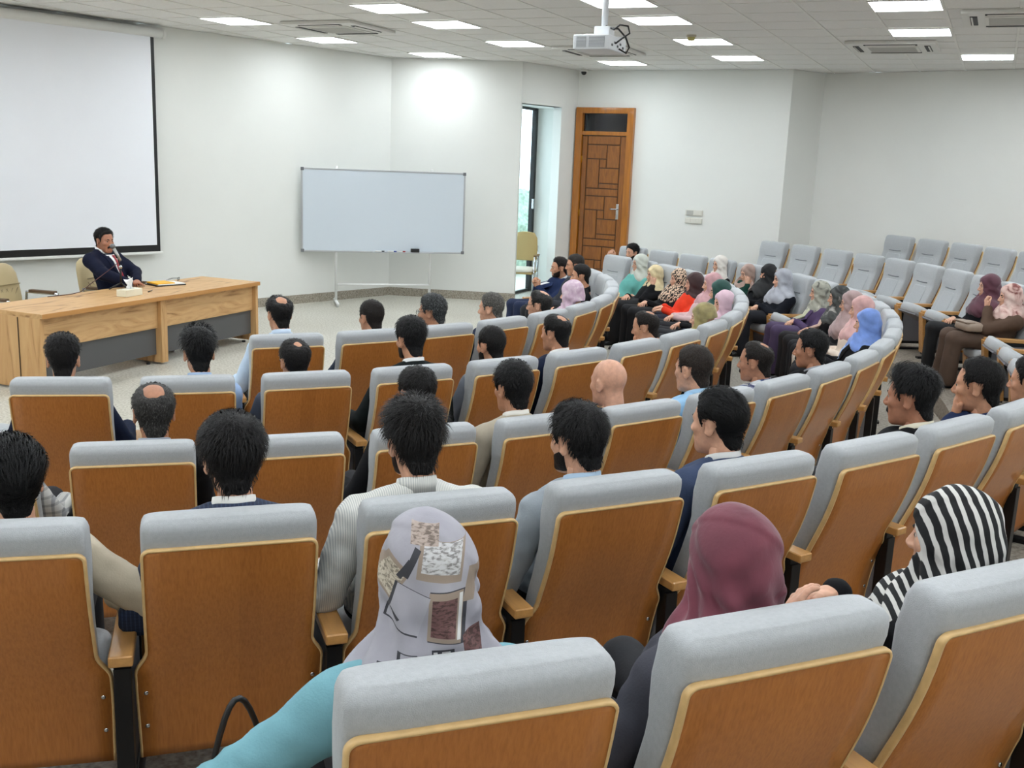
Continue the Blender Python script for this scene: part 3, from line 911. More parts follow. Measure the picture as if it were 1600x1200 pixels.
    mb.box((0, .33, .012), (.07, .5, .024), .006)
    D['pedestal'] = mb.me('pedestal', m_steel)
    D['side_infill'] = MB().box((0, .33, .28), (.040, .35, .37), .006).me('side_infill', m_pad)
    D['front_board'] = MB().box((0, .548, .29), (.100, .040, .44), .006, rx=-.12).me('front_board', m_arm)
    D['armrest'] = MB().box((0, .325, .512), (.068, .515, .034), .010, seg=3).me('armrest', m_arm)
    return D
SM = seat_meshes()
def make_seat(row, a, label, empty_seat, group, last=False):
    r = ROW_R[row]
    loc = (C0[0] + r * math.cos(R(a)), C0[1] + r * math.sin(R(a)), TIER[row])
    e = empty('auditorium_seat', loc, R(a) + math.pi / 2)
    tag(e, label, 'seat', group)
    bp = link('back_panel', SM['back_panel'], e); link('panel_edge', SM['panel_edge'], bp)
    for x, z in ((-.245, .36), (.245, .36), (-.245, .24), (.245, .24)):
        link('screw', SM['screw'], bp, (x, prof(z) - .0045, z))
    bk = link('backrest', SM['backrest'], e); link('crease', SM['crease'], bk); link('lumbar_field', SM['lumbar_field'], bk)
    if empty_seat: link('seat', SM['seat_up'], e); link('seat_board', SM['seat_board_up'], e)
    else: link('seat', SM['seat'], e); link('seat_board', SM['seat_board'], e)
    hp_ = r * math.radians(PSTEP[row]) / 2
    for s in ((-1, 1) if last else (-1,)):
        w = s * hp_; off = s * R(PSTEP[row]) / 2
        for nm in ('pedestal', 'side_infill', 'front_board', 'armrest'):
            o = link(nm, SM[nm], e)
            # pivot about the arc centre so that neighbours meet half way
            o.location = (r * math.sin(off), r * (1 - math.cos(off)), 0); o.rotation_euler = (0, 0, off)
    return e
PSTEP = {1: 7.75, 2: 6.1, 3: 5.05, 4: 4.2, 5: 3.6}

# ------------------------------------------------------------------ people: templates
def head_sdf(P, fem=False):
    w = 0.94 if fem else 1.0
    f = d_ell(P, (0, -.012, .032), (.075 * w, .093, .086))
    f = smin(f, d_ell(P, (0, .022, -.028), (.060 * w, .066, .086)), .03)
    f = smin(f, d_ell(P, (0, .032, -.074), (.047 * w, .050, .044)), .025)
    f = smin(f, d_cone(P, (-.02, .062, -.100), (.02, .062, -.100), .016, .016), .02)
    f = smin(f, d_cone(P, (0, -.032, -.04), (0, -.055, -.20), .050 * w, .054 * w), .02)
    f = smin(f, d_cone(P, (-.034, .070, .020), (.034, .070, .020), .012, .012), .012)
    for s in (-1, 1):
        f = smin(f, d_ell(P, (s * .040 * w, .056, -.020), (.022, .022, .022)), .014)
        f = smax(f, -d_ell(P, (s * .031, .097, .003), (.017, .016, .011)), .010)
    f = smin(f, d_cone(P, (0, .082, .010), (0, .103, -.028), .007, .0105), .010)
    for s in (-1, 1): f = smin(f, d_ell(P, (s * .011, .094, -.034), (.009, .011, .008)), .006)
    f = smin(f, d_cone(P, (-.018, .080, -.061), (.018, .080, -.061), .0075, .0075), .008)
    f = smin(f, d_cone(P, (-.014, .079, -.073), (.014, .079, -.073), .008, .008), .006)
    for s in (-1, 1):
        Rm = rotm(s * -.45, -.12, 0)
        e = d_ell(P, (s * .077 * w, -.012, -.008), (.0085, .020, .033), Rm)
        e = smax(e, -d_ell(P, (s * .086 * w, -.006, -.006), (.006, .012, .022), Rm), .004)
        f = smin(f, e, .006)
    return f
def make_head(fem, h=0.0052):
    P, lo = grid((-.105, -.125, -.205), (.105, .135, .135), h)
    V, Q = surfnet(head_sdf(P, fem), lo, h)
    V = relax(V, Q, 1, .4)
    return V, Q, normals(V, Q)
HEAD = {False: make_head(False), True: make_head(True)}
HEADLO = {False: make_head(False, .0072), True: make_head(True, .0072)}
HEADMID = {False: make_head(False, .0062), True: make_head(True, .0062)}

def make_hand(curl, h=0.0046):
    P, lo = grid((-.065, -.045, -.11), (.085, .185, .035), h)
    f = d_ell(P, (0, .046, 0), (.041, .052, .0165))
    f = smin(f, d_cone(P, (0, -.04, 0), (0, .02, 0), .025, .024), .02)
    for x, L, sp in ((-.030, .062, -.12), (-.010, .078, -.03), (.011, .084, .03), (.031, .074, .10)):
        p = np.array([x, .082 - abs(x) * .25, 0.0]); ang = curl * .55; r = .0098
        for k, fr in enumerate((.45, .32, .25)):
            q = p + L * fr * np.array([math.sin(sp) * math.cos(ang), math.cos(sp) * math.cos(ang), -math.sin(ang)])
            f = smin(f, d_cone(P, p, q, r, r - .001), .005); p = q; ang += curl; r -= .001
    a, b, c = (.028, .018, -.006), (.056, .050, -.016), (.058 - .02 * curl, .080, -.028 - .01 * curl)
    f = smin(f, d_cone(P, a, b, .015, .011), .012); f = smin(f, d_cone(P, b, c, .0105, .0085), .006)
    return surfnet(f, lo, h)
HAND = {2: {'relaxed': make_hand(.38), 'fist': make_hand(1.25)}, 1: {'relaxed': make_hand(.38, .0062), 'fist': make_hand(1.25, .0062)}}
HAND[0] = HAND[1]

SKIN = {}
def skin_mat(tone):
    if tone in SKIN: return SKIN[tone]
    m = mat('skin_%d_%d_%d' % tone, tone, 0.5, spec=.4)
    nt, b = nodes_of(m)
    b.inputs['Subsurface Weight'].default_value = 0.08
    b.inputs['Subsurface Radius'].default_value = (0.02, 0.008, 0.004)
    at = nt.nodes.new('ShaderNodeAttribute'); at.attribute_name = 'lip'
    n0 = noise(nt, coords(nt), 45, 3)
    r0 = ramp(nt, n0.outputs['Fac'], [(0.3, tuple(int(v * .94) for v in tone)), (0.7, tuple(min(255, int(v * 1.04)) for v in tone))])
    mx = nt.nodes.new('ShaderNodeMix'); mx.data_type = 'RGBA'
    mx.inputs['B'].default_value = (*srgb((int(tone[0] * .82), int(tone[1] * .60), int(tone[2] * .62))), 1)
    nt.links.new(r0.outputs['Color'], mx.inputs['A']); nt.links.new(at.outputs['Fac'], mx.inputs['Factor'])
    nt.links.new(mx.outputs['Result'], b.inputs['Base Color'])
    SKIN[tone] = m
    return m
HAIRM = {}
def hair_mat(col, grey=0.0):
    k = (col, grey)
    if k in HAIRM: return HAIRM[k]
    m = mat('hair_%d_%d_%d_%d' % (*col, int(grey * 100)), col, 0.5, spec=.22)
    nt, b = nodes_of(m)
    v = coords(nt, (90, 90, 22)); n0 = noise(nt, v, 3.0, 4, .3)
    lt = tuple(int(c + (grey * 140)) for c in col)
    r0 = ramp(nt, n0.outputs['Fac'], [(0.35, tuple(int(c * .6) for c in col)), (0.55, tuple(int(c * .85) for c in col)), (0.74, tuple(min(255, int(c * 1.25) + 2) for c in lt))])
    nt.links.new(r0.outputs['Color'], b.inputs['Base Color'])
    add_bump(nt, b, n0.outputs['Fac'], .6, .004)
    HAIRM[k] = m
    return m
m_eye = mat('eye_white', (178, 168, 158), .3)
m_iris = mat('iris_dark', (36, 24, 18), .15)

ZL_Y = [-.13, -.075, -.055, -.042, -.034, -.012, .006, .014, .026, .036, .050, .066, .080, .11]
ZL_Z = [-.092, -.092, -.078, -.050, -.010, .026, .018, -.014, -.012, .034, .056, .068, .076, .09]
def hair_t(V, top=.018, side=.007, recede=0.0, crown=0.0, front=0.0, lift=0.0, seed=0):
    x, y, z = V.T
    zl = np.interp(y, ZL_Y, ZL_Z)
    zl = zl + .030 * sstep(.030, .058, np.abs(x)) * sstep(-.03, -.05, y) * sstep(-.02, -.06, z)
    d = z - zl + .005 * vnoise(V, 160, seed)
    d = np.where((y > .0) & (z > .0), d - recede * sstep(.02, .055, np.abs(x)) * sstep(-.01, .06, y) - recede * .5 * sstep(.02, .07, y), d)
    t = side + (top - side) * sstep(.005, .10, z) + front * sstep(.0, .07, y) * sstep(.05, .1, z) + lift * sstep(.07, .115, z)
    t = t * sstep(-.002, .040, d)
    t = -.005 + (t + .0062) * sstep(-.012, .010, d)
    ear = (np.abs(x) > .066) & (np.abs(y + .012) < .030) & (z < .026) & (z > -.05)
    t = np.where(ear, -.006, t)
    if crown > 0:
        c = np.linalg.norm((V - np.array([0, -.052, .098])) * np.array([1.0, .85, .9]), axis=1) + .007 * vnoise(V, 120, seed + 3)
        t = -.004 + (t * sstep(crown - .006, crown + .045, c) + .0044) * sstep(crown - .018, crown + .016, c)
    t = t + np.where(t > .004, .0022 * vnoise(V, 210, seed + 1) + .0015 * vnoise(V, 420, seed + 2), 0)
    return t
def shell(V, Q, N, t, eps=-.0025):
    W = V + N * t[:, None]
    keep = (t[Q] > eps).any(1)
    Qk = Q[keep]; u, inv = np.unique(Qk, return_inverse=True)
    return W[u], inv.reshape(-1, 4), u
def strands(V, N, t, n, seed, length=.03, width=.0016, slick=False, spike=.3):
    r = np.random.default_rng(seed); ok = np.where(t > .0035)[0]
    if not len(ok): return np.zeros((0, 3)), []
    w = t[ok] / t[ok].sum()
    I = r.choice(ok, n, p=w); P = V[I]; n0 = N[I]
    wh = np.array([0.012, -.055, .115]); fl = P - wh
    if slick: fl = np.tile(np.array([0, -1.0, -.35]), (n, 1)) + r.normal(0, .12, (n, 3))
    fl = fl + np.array([0, 0, -.04]) + r.normal(0, .022, (n, 3))
    fr_ = (P[:, 1] > .03) & (P[:, 2] > .04)
    fl[fr_] = np.array([.5, -.6, .5]) * .08 * np.array([1, 1, 1]) + r.normal(0, .02, (int(fr_.sum()), 3))
    fl -= (fl * n0).sum(1, keepdims=True) * n0; fl /= np.linalg.norm(fl, axis=1, keepdims=True) + 1e-9
    sd = np.cross(fl, n0); L = length * r.uniform(.6, 1.25, n)[:, None] * np.clip(t[I] / .016, .3, 1.2)[:, None]
    lift = r.uniform(.0, .004, n)[:, None]
    A = P + n0 * (t[I] * .7)[:, None]; B = A + fl * L * .5 + n0 * ((t[I] * .45)[:, None] + lift); Cc = A + fl * L + n0 * ((t[I] * spike)[:, None] + lift - .12 * L)
    hw = sd * width
    VV = np.stack([A - hw, A + hw, B - hw * .8, B + hw * .8, Cc], 1).reshape(-1, 3)
    FF = []
    for i in range(n): k = 5 * i; FF += [[k, k + 1, k + 3, k + 2], [k + 2, k + 3, k + 4]]
    return VV, FF

YBZ = [.38, .5, .6, .7, .8, .9, .955, 1.0, 1.05]; YBY = [.29, .245, .208, .172, .152, .146, .13, -.2, -1.0]
def ik(S, T, l1, l2, pole):
    d = T - S; L = np.linalg.norm(d); L2 = min(L, (l1 + l2) * .995); T = S + d / L * L2
    a = (l1 * l1 - l2 * l2 + L2 * L2) / (2 * L2); h = math.sqrt(max(l1 * l1 - a * a, 0)); u = d / L
    pl = pole - (pole @ u) * u; pl /= np.linalg.norm(pl) + 1e-9
    return S + u * a + pl * h, T
def nz(v):
    v = np.asarray(v, float); return v / (np.linalg.norm(v) + 1e-9)

SPEAKER_HEAD = np.array([-8.55, 8.3])
def person(label, loc, rz, H, fem=False, skin=(178, 128, 98), hair=None, hijab=None, top=None, under=None, legs=(24, 25, 30), arms=('lap', 'lap'), yaw=None, pitch=-4.0, roll=0.0,
           build=1.0, beard=None, glasses=False, near=0, collar=None, shoes=(20, 18, 17), suit=False, tie=None, niqab=None, drape=.17, hand_style='relaxed', skirt=False, fat=0.0, group=None, leg_x=None, sleeve=1.0, headscale=1.0, shrug=0.0, seat_dz=0.0, chairless=False):
    root = empty('person', loc, rz); tag(root, label, 'person', group)
    H = np.array(H, float)
    if yaw is None:
        wx = loc[0] + H[0] * math.cos(rz) - H[1] * math.sin(rz); wy = loc[1] + H[0] * math.sin(rz) + H[1] * math.cos(rz)
        dv = SPEAKER_HEAD - np.array([wx, wy]); lx = dv[0] * math.cos(-rz) - dv[1] * math.sin(-rz); ly = dv[0] * math.sin(-rz) + dv[1] * math.cos(-rz)
        yw = math.atan2(-lx, ly)
    else: yw = R(yaw)
    Rh = rotm(yw, R(pitch), R(roll))
    b = build * (.90 if fem else 1.0)
    N = H + rotm(yw * .3) @ np.array([0, -.045, -.178])
    N[2] += shrug + .022
    Pv = np.array([N[0] * .3, .415, .445 + seat_dz])
    lean = lambda t: Pv + (N - Pv) * t
    hs = headscale * (.96 if fem else 1.0)
    sw = .165 * b
    side = nz(rotm(yw * .15) @ np.array([1.0, 0, 0]))
    Sh = {s: N + side * s * sw + np.array([0, .012, -.070]) for s in (-1, 1)}
    l1, l2 = .275 * (.95 if fem else 1), .245 * (.95 if fem else 1)
    EL, WR, HD = {}, {}, {}
    for s, ps in zip((-1, 1), arms):
        if isinstance(ps, (tuple, list)):
            T = np.array(ps[0], float); fd = nz(ps[1]); up = nz(ps[2]); pole = np.array(ps[3]) if len(ps) > 3 else np.array([s * .6, -.5, -.8]); st = ps[4] if len(ps) > 4 else hand_style
        elif ps == 'lap':
            T = np.array([s * .055 + N[0] * .5, .585, .575 + seat_dz]); fd = nz((-s * .8, .8, -.15)); up = np.array([0, .15, 1.0]); pole = np.array([s * .9, -.5, -.6]); st = 'relaxed'
        elif ps == 'thigh':
            T = np.array([s * .12, .63, .575 + seat_dz]); fd = nz((-s * .2, 1, -.1)); up = np.array([0, 0, 1.0]); pole = np.array([s * .7, -.5, -.6]); st = 'relaxed'
        elif ps == 'rest':
            T = np.array([s * .245, .50, .570 + seat_dz]); fd = nz((-s * .15, 1, -.1)); up = np.array([0, 0, 1.0]); pole = np.array([s * .42, -.6, -.8]); st = 'relaxed'
        elif ps == 'cross':
            T = np.array([-s * .06 + N[0], N[1] + .24, N[2] - .26]); fd = nz((-s * 1, .1, .15)); up = np.array([0, 1, .5]); pole = np.array([s * .9, -.1, -.8]); st = 'relaxed'
        elif ps == 'chin':
            T = H + Rh @ np.array([s * .03, .075, -.165]); fd = nz(Rh @ np.array([-s * .25, .15, 1.0])); up = nz(Rh @ np.array([s * .3, 1.0, 0])); pole = np.array([s * .5, .3, -1.0]); st = 'fist'
        elif ps == 'cheek':
            T = H + Rh @ np.array([s * .085, .06, -.13]); fd = nz(Rh @ np.array([-s * .1, -.15, 1.0])); up = nz(Rh @ np.array([s * 1.0, .3, 0])); pole = np.array([s * .6, .4, -1.0]); st = 'relaxed'
        e, w = ik(Sh[s], T, l1, l2, pole)
        EL[s], WR[s], HD[s] = e, w, (fd, up, st)
    # ---- clothing above the waist
    jf = .006 if suit else 0.0
    ar = (.046 if fem else .052) * build ** .6
    cc = lean(.64) + np.array([0, .012, 0])
    def torso(P):
        f = d_ell(P, Pv + np.array([0, .0, .03]), ((.165 + fat * .5) * b, .125 + fat * .4, .11))
        f = smin(f, d_ell(P, lean(.34) + np.array([0, fat * .4, 0]), ((.155 + fat) * b, .118 + fat * .8, .15)), .06)
        f = smin(f, d_ell(P, cc, (.172 * b, .115 + fat * .3, .165)), .06)
        if fem: f = smin(f, d_ell(P, lean(.62) + np.array([0, .085, 0]), (.125, .06, .065)), .05)
        f = smin(f, d_cone(P, Sh[-1] * .93 + (N + [0, 0, -.07]) * .07, Sh[1] * .93 + (N + [0, 0, -.07]) * .07, .058 + jf, .058 + jf), .05)
        for s in (-1, 1): f = smin(f, d_cone(P, N + np.array([0, -.005, .015]), Sh[s] + np.array([0, 0, .008]), .052, .048 + jf), .035)
        return f
    def cloth(P):
        f = torso(P)
        for s in (-1, 1):
            a_ = d_cone(P, Sh[s], EL[s], ar * 1.16 + jf, ar + jf)
            wr_end = WR[s] if sleeve >= 1 else EL[s] + (WR[s] - EL[s]) * .05
            if sleeve >= 1: a_ = smin(a_, d_cone(P, EL[s], wr_end, ar + jf, ar * .74 + jf), .02)
            ax = nz(EL[s] - Sh[s]); u_ = (P - EL[s]) @ ax
            a_ = a_ + .0035 * np.sin(u_ * 150 + 6 * vnoise(P, 14, 5)) * np.exp(-(u_ / .09) ** 2)
            f = smin(f, a_, .030)
        if near == 2: f = f + .0035 * np.sin(P @ np.array([46., 30., 62.]) + 4 * vnoise(P, 13, seed + 21)) * (.4 + .6 * np.abs(vnoise(P, 9, seed + 3)))
        f = f + .0045 * vnoise(P * np.array([1, 1, .6]), 34, seed) + .0022 * vnoise(P, 85, seed + 9)
        if not chairless: f = smax(f, np.interp(P[..., 2], YBZ, YBY) - P[..., 1], .02)
        return smax(f, -d_cone(P, N + np.array([0, .004, .0]), H + np.array([0, -.03, -.05]), .056, .056), .012)
    seed = abs(hash(label)) % 9973 if False else sum(ord(c) * (i + 1) for i, c in enumerate(label)) % 9973
    pts = np.stack([Sh[-1], Sh[1], EL[-1], EL[1], WR[-1], WR[1], N, Pv, Pv + [0, .1, -.1]])
    h = {0: .021, 1: .0165, 2: .0125}[near]
    P, lo = grid(pts.min(0) - [.13, .17, .09], pts.max(0) + [.13, .15, .11], h)
    F = cloth(P)
    V, Q = surfnet(F, lo, h); V = relax(V, Q, 1, .35)
    nm = 'jacket' if suit else ('top' if fem else 'shirt')
    link(nm, mesh(nm, V, Q, top), root)
    # ---- legs
    lm = legs if not isinstance(legs, tuple) else mat('cloth_%d_%d_%d' % legs, legs, .85, var=.08, scale=14, bump=.15, bscale=180)
    lx = leg_x or (.085, .11)
    kn = {s: np.array([s * lx[1], .80, .475 + seat_dz]) for s in (-1, 1)}; an = {s: np.array([s * lx[1], .82, .085]) for s in (-1, 1)}
    lr = .078 if not fem else .080
    def pants(P):
        f = d_ell(P, Pv + np.array([0, .02, .0]), (.165 * b + fat * .4, .13, .09))
        for s in (-1, 1):
            g = d_cone(P, (s * lx[0], .43, .455 + seat_dz), kn[s], lr, .060 if not skirt else .075)
            g = smin(g, d_cone(P, kn[s], an[s], .058 if not skirt else .07, .050 if not skirt else .085), .03)
            f = smin(f, g, .035 if not skirt else .11)
        return f + .004 * vnoise(P, 30, seed + 4)
    hh = h * 1.25
    P, lo = grid((-.30, .20, .02), (.30, .95, .62 + seat_dz), hh)
    V, Q = surfnet(pants(P), lo, hh); V = relax(V, Q, 1, .4)
    link('skirt' if skirt else 'trousers', mesh('trousers', V, Q, lm), root)
    sm_ = mat('shoe_%d_%d_%d' % shoes, shoes, .35)
    for s in (-1, 1):
        rings = []
        for y, w_, z1 in ((-.085, .018, .05), (-.07, .034, .075), (-.02, .038, .085), (.04, .042, .06), (.10, .044, .045), (.14, .032, .036), (.155, .012, .022)):
            n = 14; t = np.linspace(0, 2 * np.pi, n, endpoint=False)
            rings.append(np.stack([an[s][0] + w_ * np.cos(t), np.full(n, an[s][1] + .02 + y), np.clip(z1 / 2 + z1 / 2 * np.sin(t) * 1.15, .002, z1)], 1))
        MB().loft(rings).build('shoe', sm_, root)
    # ---- body (skin): head, neck, hidden core, hands
    Vh, Qh, Nh = (HEAD if near == 2 else HEADMID if near == 1 else HEADLO)[fem]
    VV = [(Vh * hs) @ Rh.T + H]; FF = [Qh]; n = len(Vh)
    lip = [np.clip(1 - np.abs(np.linalg.norm((Vh - np.array([0, .088, -.067])) * np.array([.55, .8, 1.25]), axis=1)) / .014, 0, 1)]
    def addp(V_, F_):
        nonlocal n
        VV.append(np.asarray(V_, float)); FF.append([[i + n for i in f] for f in F_]); n += len(V_); lip.append(np.zeros(len(V_)))
    core = MB().tube([H + [0, -.03, -.08], N + [0, .01, -.02], lean(.6) + [0, .03, 0], Pv + [0, .03, 0]], [.045, .045, .05, .05], 10)
    for s in (-1, 1): core.tube([EL[s] * .6 + WR[s] * .4, EL[s] * .2 + WR[s] * .8, WR[s]], [.018, .022, .023], 10)
    addp(np.concatenate(core.V), core.F)
    for s in (-1, 1):
        fd, up, st = HD[s]; Y = fd; X = nz(np.cross(Y, up)); Z = np.cross(X, Y)
        # thumb side (+x in the template) points inwards: mirror for the right hand
        Vt, Qt = HAND[near][st]
        M = np.stack([X * (-1 if s > 0 else 1), Y, Z], 1)
        k = .88 if fem else .97
        Vw = (Vt * k) @ M.T + WR[s] + Y * .018
        addp(Vw, Qt[:, ::-1] if s > 0 else Qt)
    me = mesh('body', np.concatenate(VV), [f for ff in FF for f in (ff.tolist() if isinstance(ff, np.ndarray) else ff)], skin_mat(skin))
    at = me.attributes.new('lip', 'FLOAT', 'POINT'); at.data.foreach_set('value', np.concatenate(lip).astype(np.float32))
    body = link('body', me, root)
    # ---- face
    hw = lambda p: tuple((Rh @ (np.array(p) * hs)) + H)
    for s in (-1, 1):
        e = MB().ball((0, 0, 0), .0125 * hs, 12, 8).build('eye', m_eye, body, hw((s * .031, .0685, .003)))
        MB().ball(tuple(Rh @ np.array([0, .0068, 0]) * hs), .0080 * hs, 10, 6).build('iris', m_iris, body, hw((s * .031, .0685, .003)))
    browc = (hair or {}).get('col', (36, 26, 22)) if not hijab else (40, 30, 26)
    for s in (-1, 1):
        MB().tube([hw((s * .014, .0855, .019)), hw((s * .030, .0825, .0245)), hw((s * .047, .068, .020))], [.0046, .0054, .0024], 6).build('eyebrow', hair_mat(browc), body)
    # ---- hair
    if hair is not None:
        hk = {k: v for k, v in hair.items() if k in ('top', 'side', 'recede', 'crown', 'front', 'lift')}
        t = hair_t(Vh, seed=seed, **hk)
        W, Qk, u_ = shell(Vh, Qh, Nh, t)
        Qk = Qk.tolist()
        ns = {0: 160, 1: 900, 2: 2200}[near]
        if hair.get('strands', 1):
            SV, SF = strands(Vh, Nh, t, ns, seed, hair.get('len', .03), width={0: .0028, 1: .0019, 2: .0014}[near], slick=hair.get('slick', False), spike=hair.get('spike', .3))
            Qk += [[i + len(W) for i in f] for f in SF]; W = np.concatenate([W, SV])
        link('hair', mesh('hair', (W * hs) @ Rh.T + H, Qk, hair_mat(hair.get('col', (22, 18, 17)), hair.get('grey', 0.0))), root)
    if beard:
        x, y, z = Vh.T
        if beard.get('kind') == 'moustache':
            c_ = np.minimum(np.minimum(.031 - np.abs(x), (-.040 - np.abs(x) * .25) - z), np.minimum(z - (-.060 - np.abs(x) * .35), (y - .055)))
            t = -.005 + .0095 * sstep(-.004, .005, c_)
        else:
            c_ = np.minimum((-.026 - .45 * np.clip(y - .02, 0, 1)) - z, (y + .002) - .35 * np.clip(-.04 - z, 0, 1) * 0)
            c_ = np.minimum(c_, z + .112 - .25 * np.clip(.03 - y, 0, 1))
            mo = np.maximum(np.abs(x) - .022, np.abs(z + .067) - .009)
            c_ = np.where(y > .06, np.minimum(c_, mo), c_)
            t = -.004 + .0058 * sstep(-.006, .012, c_)
        W, Qk, u_ = shell(Vh, Qh, Nh, t, -.0035)
        link('moustache' if beard.get('kind') == 'moustache' else 'beard', mesh('beard', (W * hs) @ Rh.T + H, Qk, hair_mat(beard.get('col', (30, 24, 22)), beard.get('grey', 0.0))), root)
    if glasses:
        g = MB()
        for s in (-1, 1):
            g.tube([hw((s * .033 + .023 * math.cos(a), .099 - .02 * abs(math.cos(a) * .3 + s * .3) * s * math.cos(a) * 0, .002 + .017 * math.sin(a))) for a in np.linspace(0, 2 * math.pi, 17)], .0016, 5, cap=False)
            g.tube([hw((s * .056, .098, .006)), hw((s * .076, .03, .010)), hw((s * .079, -.012, .006))], .0016, 5)
        g.tube([hw((-.010, .1, .006)), hw((.010, .1, .006))], .0016, 5)
        g.build('glasses', m_black, root)
    # ---- collar(s)
    def coll(name, m, rx, ry, zb, zt, drop, thick=.005, gap=0.0):
        rings = []
        for a in np.linspace(gap, 2 * math.pi - gap, 30):
            ca, sa = math.sin(a), math.cos(a)           # a=0 at the front
            fz = -drop * (.5 + .5 * sa) ** 1.5
            c0 = np.array([N[0], N[1] + .004, N[2]]); ax = np.array([ca * rx, sa * ry, 0])
            o = []
            for q, zz in ((0, zb), (1, zb - .002), (1, zt), (0, zt)):
                flare = 1.14 if zz == zb or zz == zb - .002 else 1.0
                o.append(c0 + ax * flare + nz(ax) * thick * q + np.array([0, 0, zz + fz]))
            rings.append(o)
        MB().loft(rings).build(name, m, root)
    if collar is not None and not hijab:
        cm = mat('collar_%d_%d_%d' % collar, collar, .7) if isinstance(collar, tuple) else collar
        coll('shirt_collar', cm, .058 * hs, .060 * hs, .022, .072, .055, gap=.12)
        if suit: coll('jacket_collar', top, .067 * hs, .067 * hs, .000, .052, .075, thick=.009, gap=.5)
    elif suit and not hijab:
        coll('jacket_collar', top, .062 * hs, .063 * hs, .0, .055, .07, thick=.009, gap=.5)
    # ---- shirt front, tie and lapels, laid onto the chest
    if under is not None:
        um = mat('underlayer_%d_%d_%d' % under, under, .7, var=.03) if isinstance(under, tuple) else under
        ys = np.linspace(N[1] + .30, N[1] - .05, 180)
        def fy(x, z):
            f = cloth(np.stack([np.full(180, x), ys, np.full(180, z)], 1)); k = np.argmax(f < 0)
            return ys[k]
        def patch(name, m, left, right, z0, z1, off, n=9, k=4):
            V = []; F = []
            for i in range(n):
                z = z0 + (z1 - z0) * i / (n - 1); t = i / (n - 1)
                for j in range(k):
                    x = N[0] + left(t) + (right(t) - left(t)) * j / (k - 1)
                    V.append((x, fy(x, z) + off, z))
            for i in range(n - 1):
                for j in range(k - 1): F.append([i * k + j, i * k + j + 1, (i + 1) * k + j + 1, (i + 1) * k + j])
            o = link(name, mesh(name, V, F, m), root); s_ = o.modifiers.new('solid', 'SOLIDIFY'); s_.thickness = .006; s_.offset = 0
        zt_, zb_ = N[2] - .015, N[2] - .30
        patch('shirt_front', um, lambda t: -.060 * (1 - t) - .006, lambda t: .060 * (1 - t) + .006, zt_, zb_, .004)
        if tie: patch('tie', mat('tie_%d_%d_%d' % tie, tie, .45, var=.1, scale=60), lambda t: -.012 - .016 * t if t > .12 else -.017, lambda t: .012 + .016 * t if t > .12 else .017, zt_ - .005, zb_ - .01, .013)
        if suit:
            for s in (-1, 1):
                patch('lapel', top, (lambda t, s=s: s * (.062 * (1 - t) + .006)), (lambda t, s=s: s * (.062 * (1 - t) + .006 + .055 * math.sin(min(1, t * 1.6 + .2) * math.pi * .78))), zt_ + .01, zb_, .008)
    # ---- hijab
    if hijab is not None:
        hh = {0: .0105, 1: .009, 2: .0058}[near]
        def hj(P):
            q = ((P - H) @ Rh) / hs
            f = d_ell(q, (0, -.016, .030), (.088, .106, .101))
            f = smin(f, d_ell(q, (0, -.020, -.045), (.082, .098, .085)), .05)
            f = smin(f, d_cone(q, (0, .020, -.085), (0, -.02, -.15), .066, .078), .04) * hs
            d = smax(torso(P) - .016, np.linalg.norm((P - N - np.array([0, .03, -.02])) * np.array([.85, .9, 1.0]), axis=-1) - drape, .05)
            f = smin(f, d_cone(P, N + np.array([0, .0, .04]), N + np.array([0, .01, -.03]), .078, .115), .05)
            f = smin(f, d, .05)
            # gathered folds that swing round from the temple to the nape
            n1 = nz((.62 if seed % 2 else -.62, .30, .62)); pl = q @ n1 - .035 + .008 * vnoise(q, 20, seed + 8)
            n2 = nz((-.5 if seed % 2 else .5, -.1, .85)); p2 = q @ n2 + .055 + .008 * vnoise(q, 18, seed + 11)
            f = f - .0050 * sstep(-.004, .004, pl) - .0045 * sstep(.004, -.004, p2)
            az = np.arctan2(q[..., 0], -q[..., 1] + .02)
            f = f + (.0042 + .0022 * (near == 2)) * np.sin(az * (7 + 3 * (near == 2)) + q[..., 2] * 30 + 2.2 * vnoise(q, 18, seed)) * sstep(.05, -.08, q[..., 2]) + .0026 * np.sin((q[..., 2] - .5 * q[..., 1]) * 78 + 3 * np.abs(q[..., 0]) * 20 + 2.5 * vnoise(q, 14, seed + 2)) + (.003 - .0018 * (near == 2)) * vnoise(q, 24, seed + 6)
            if not chairless: f = smax(f, np.interp(P[..., 2], YBZ, YBY) - P[..., 1], .02)
            face = d_ell(q, (0, .118, -.018), (.058, .088, .084))
            if niqab is None: f = smax(f, -face * hs, .008)
            else: f = smax(f, -d_ell(q, (0, .118, .006), (.052, .06, .016)) * hs, .005)
            return f
        r_ = max(.2, drape + .06)
        lo_ = np.minimum(H - [.15, .16, .15], N - [r_, .2, min(r_, .28)]); hi_ = np.maximum(H + [.15, .16, .155], N + [r_, .26, .1])
        P, lo = grid(lo_, hi_, hh)
        V, Q = surfnet(hj(P), lo, hh); V = relax(V, Q, 1, .45)
        # keep the largest shell parts only (drop what lies inside the head)
        link('hijab', mesh('hijab', V - H, Q, hijab), root, tuple(H))
    return root

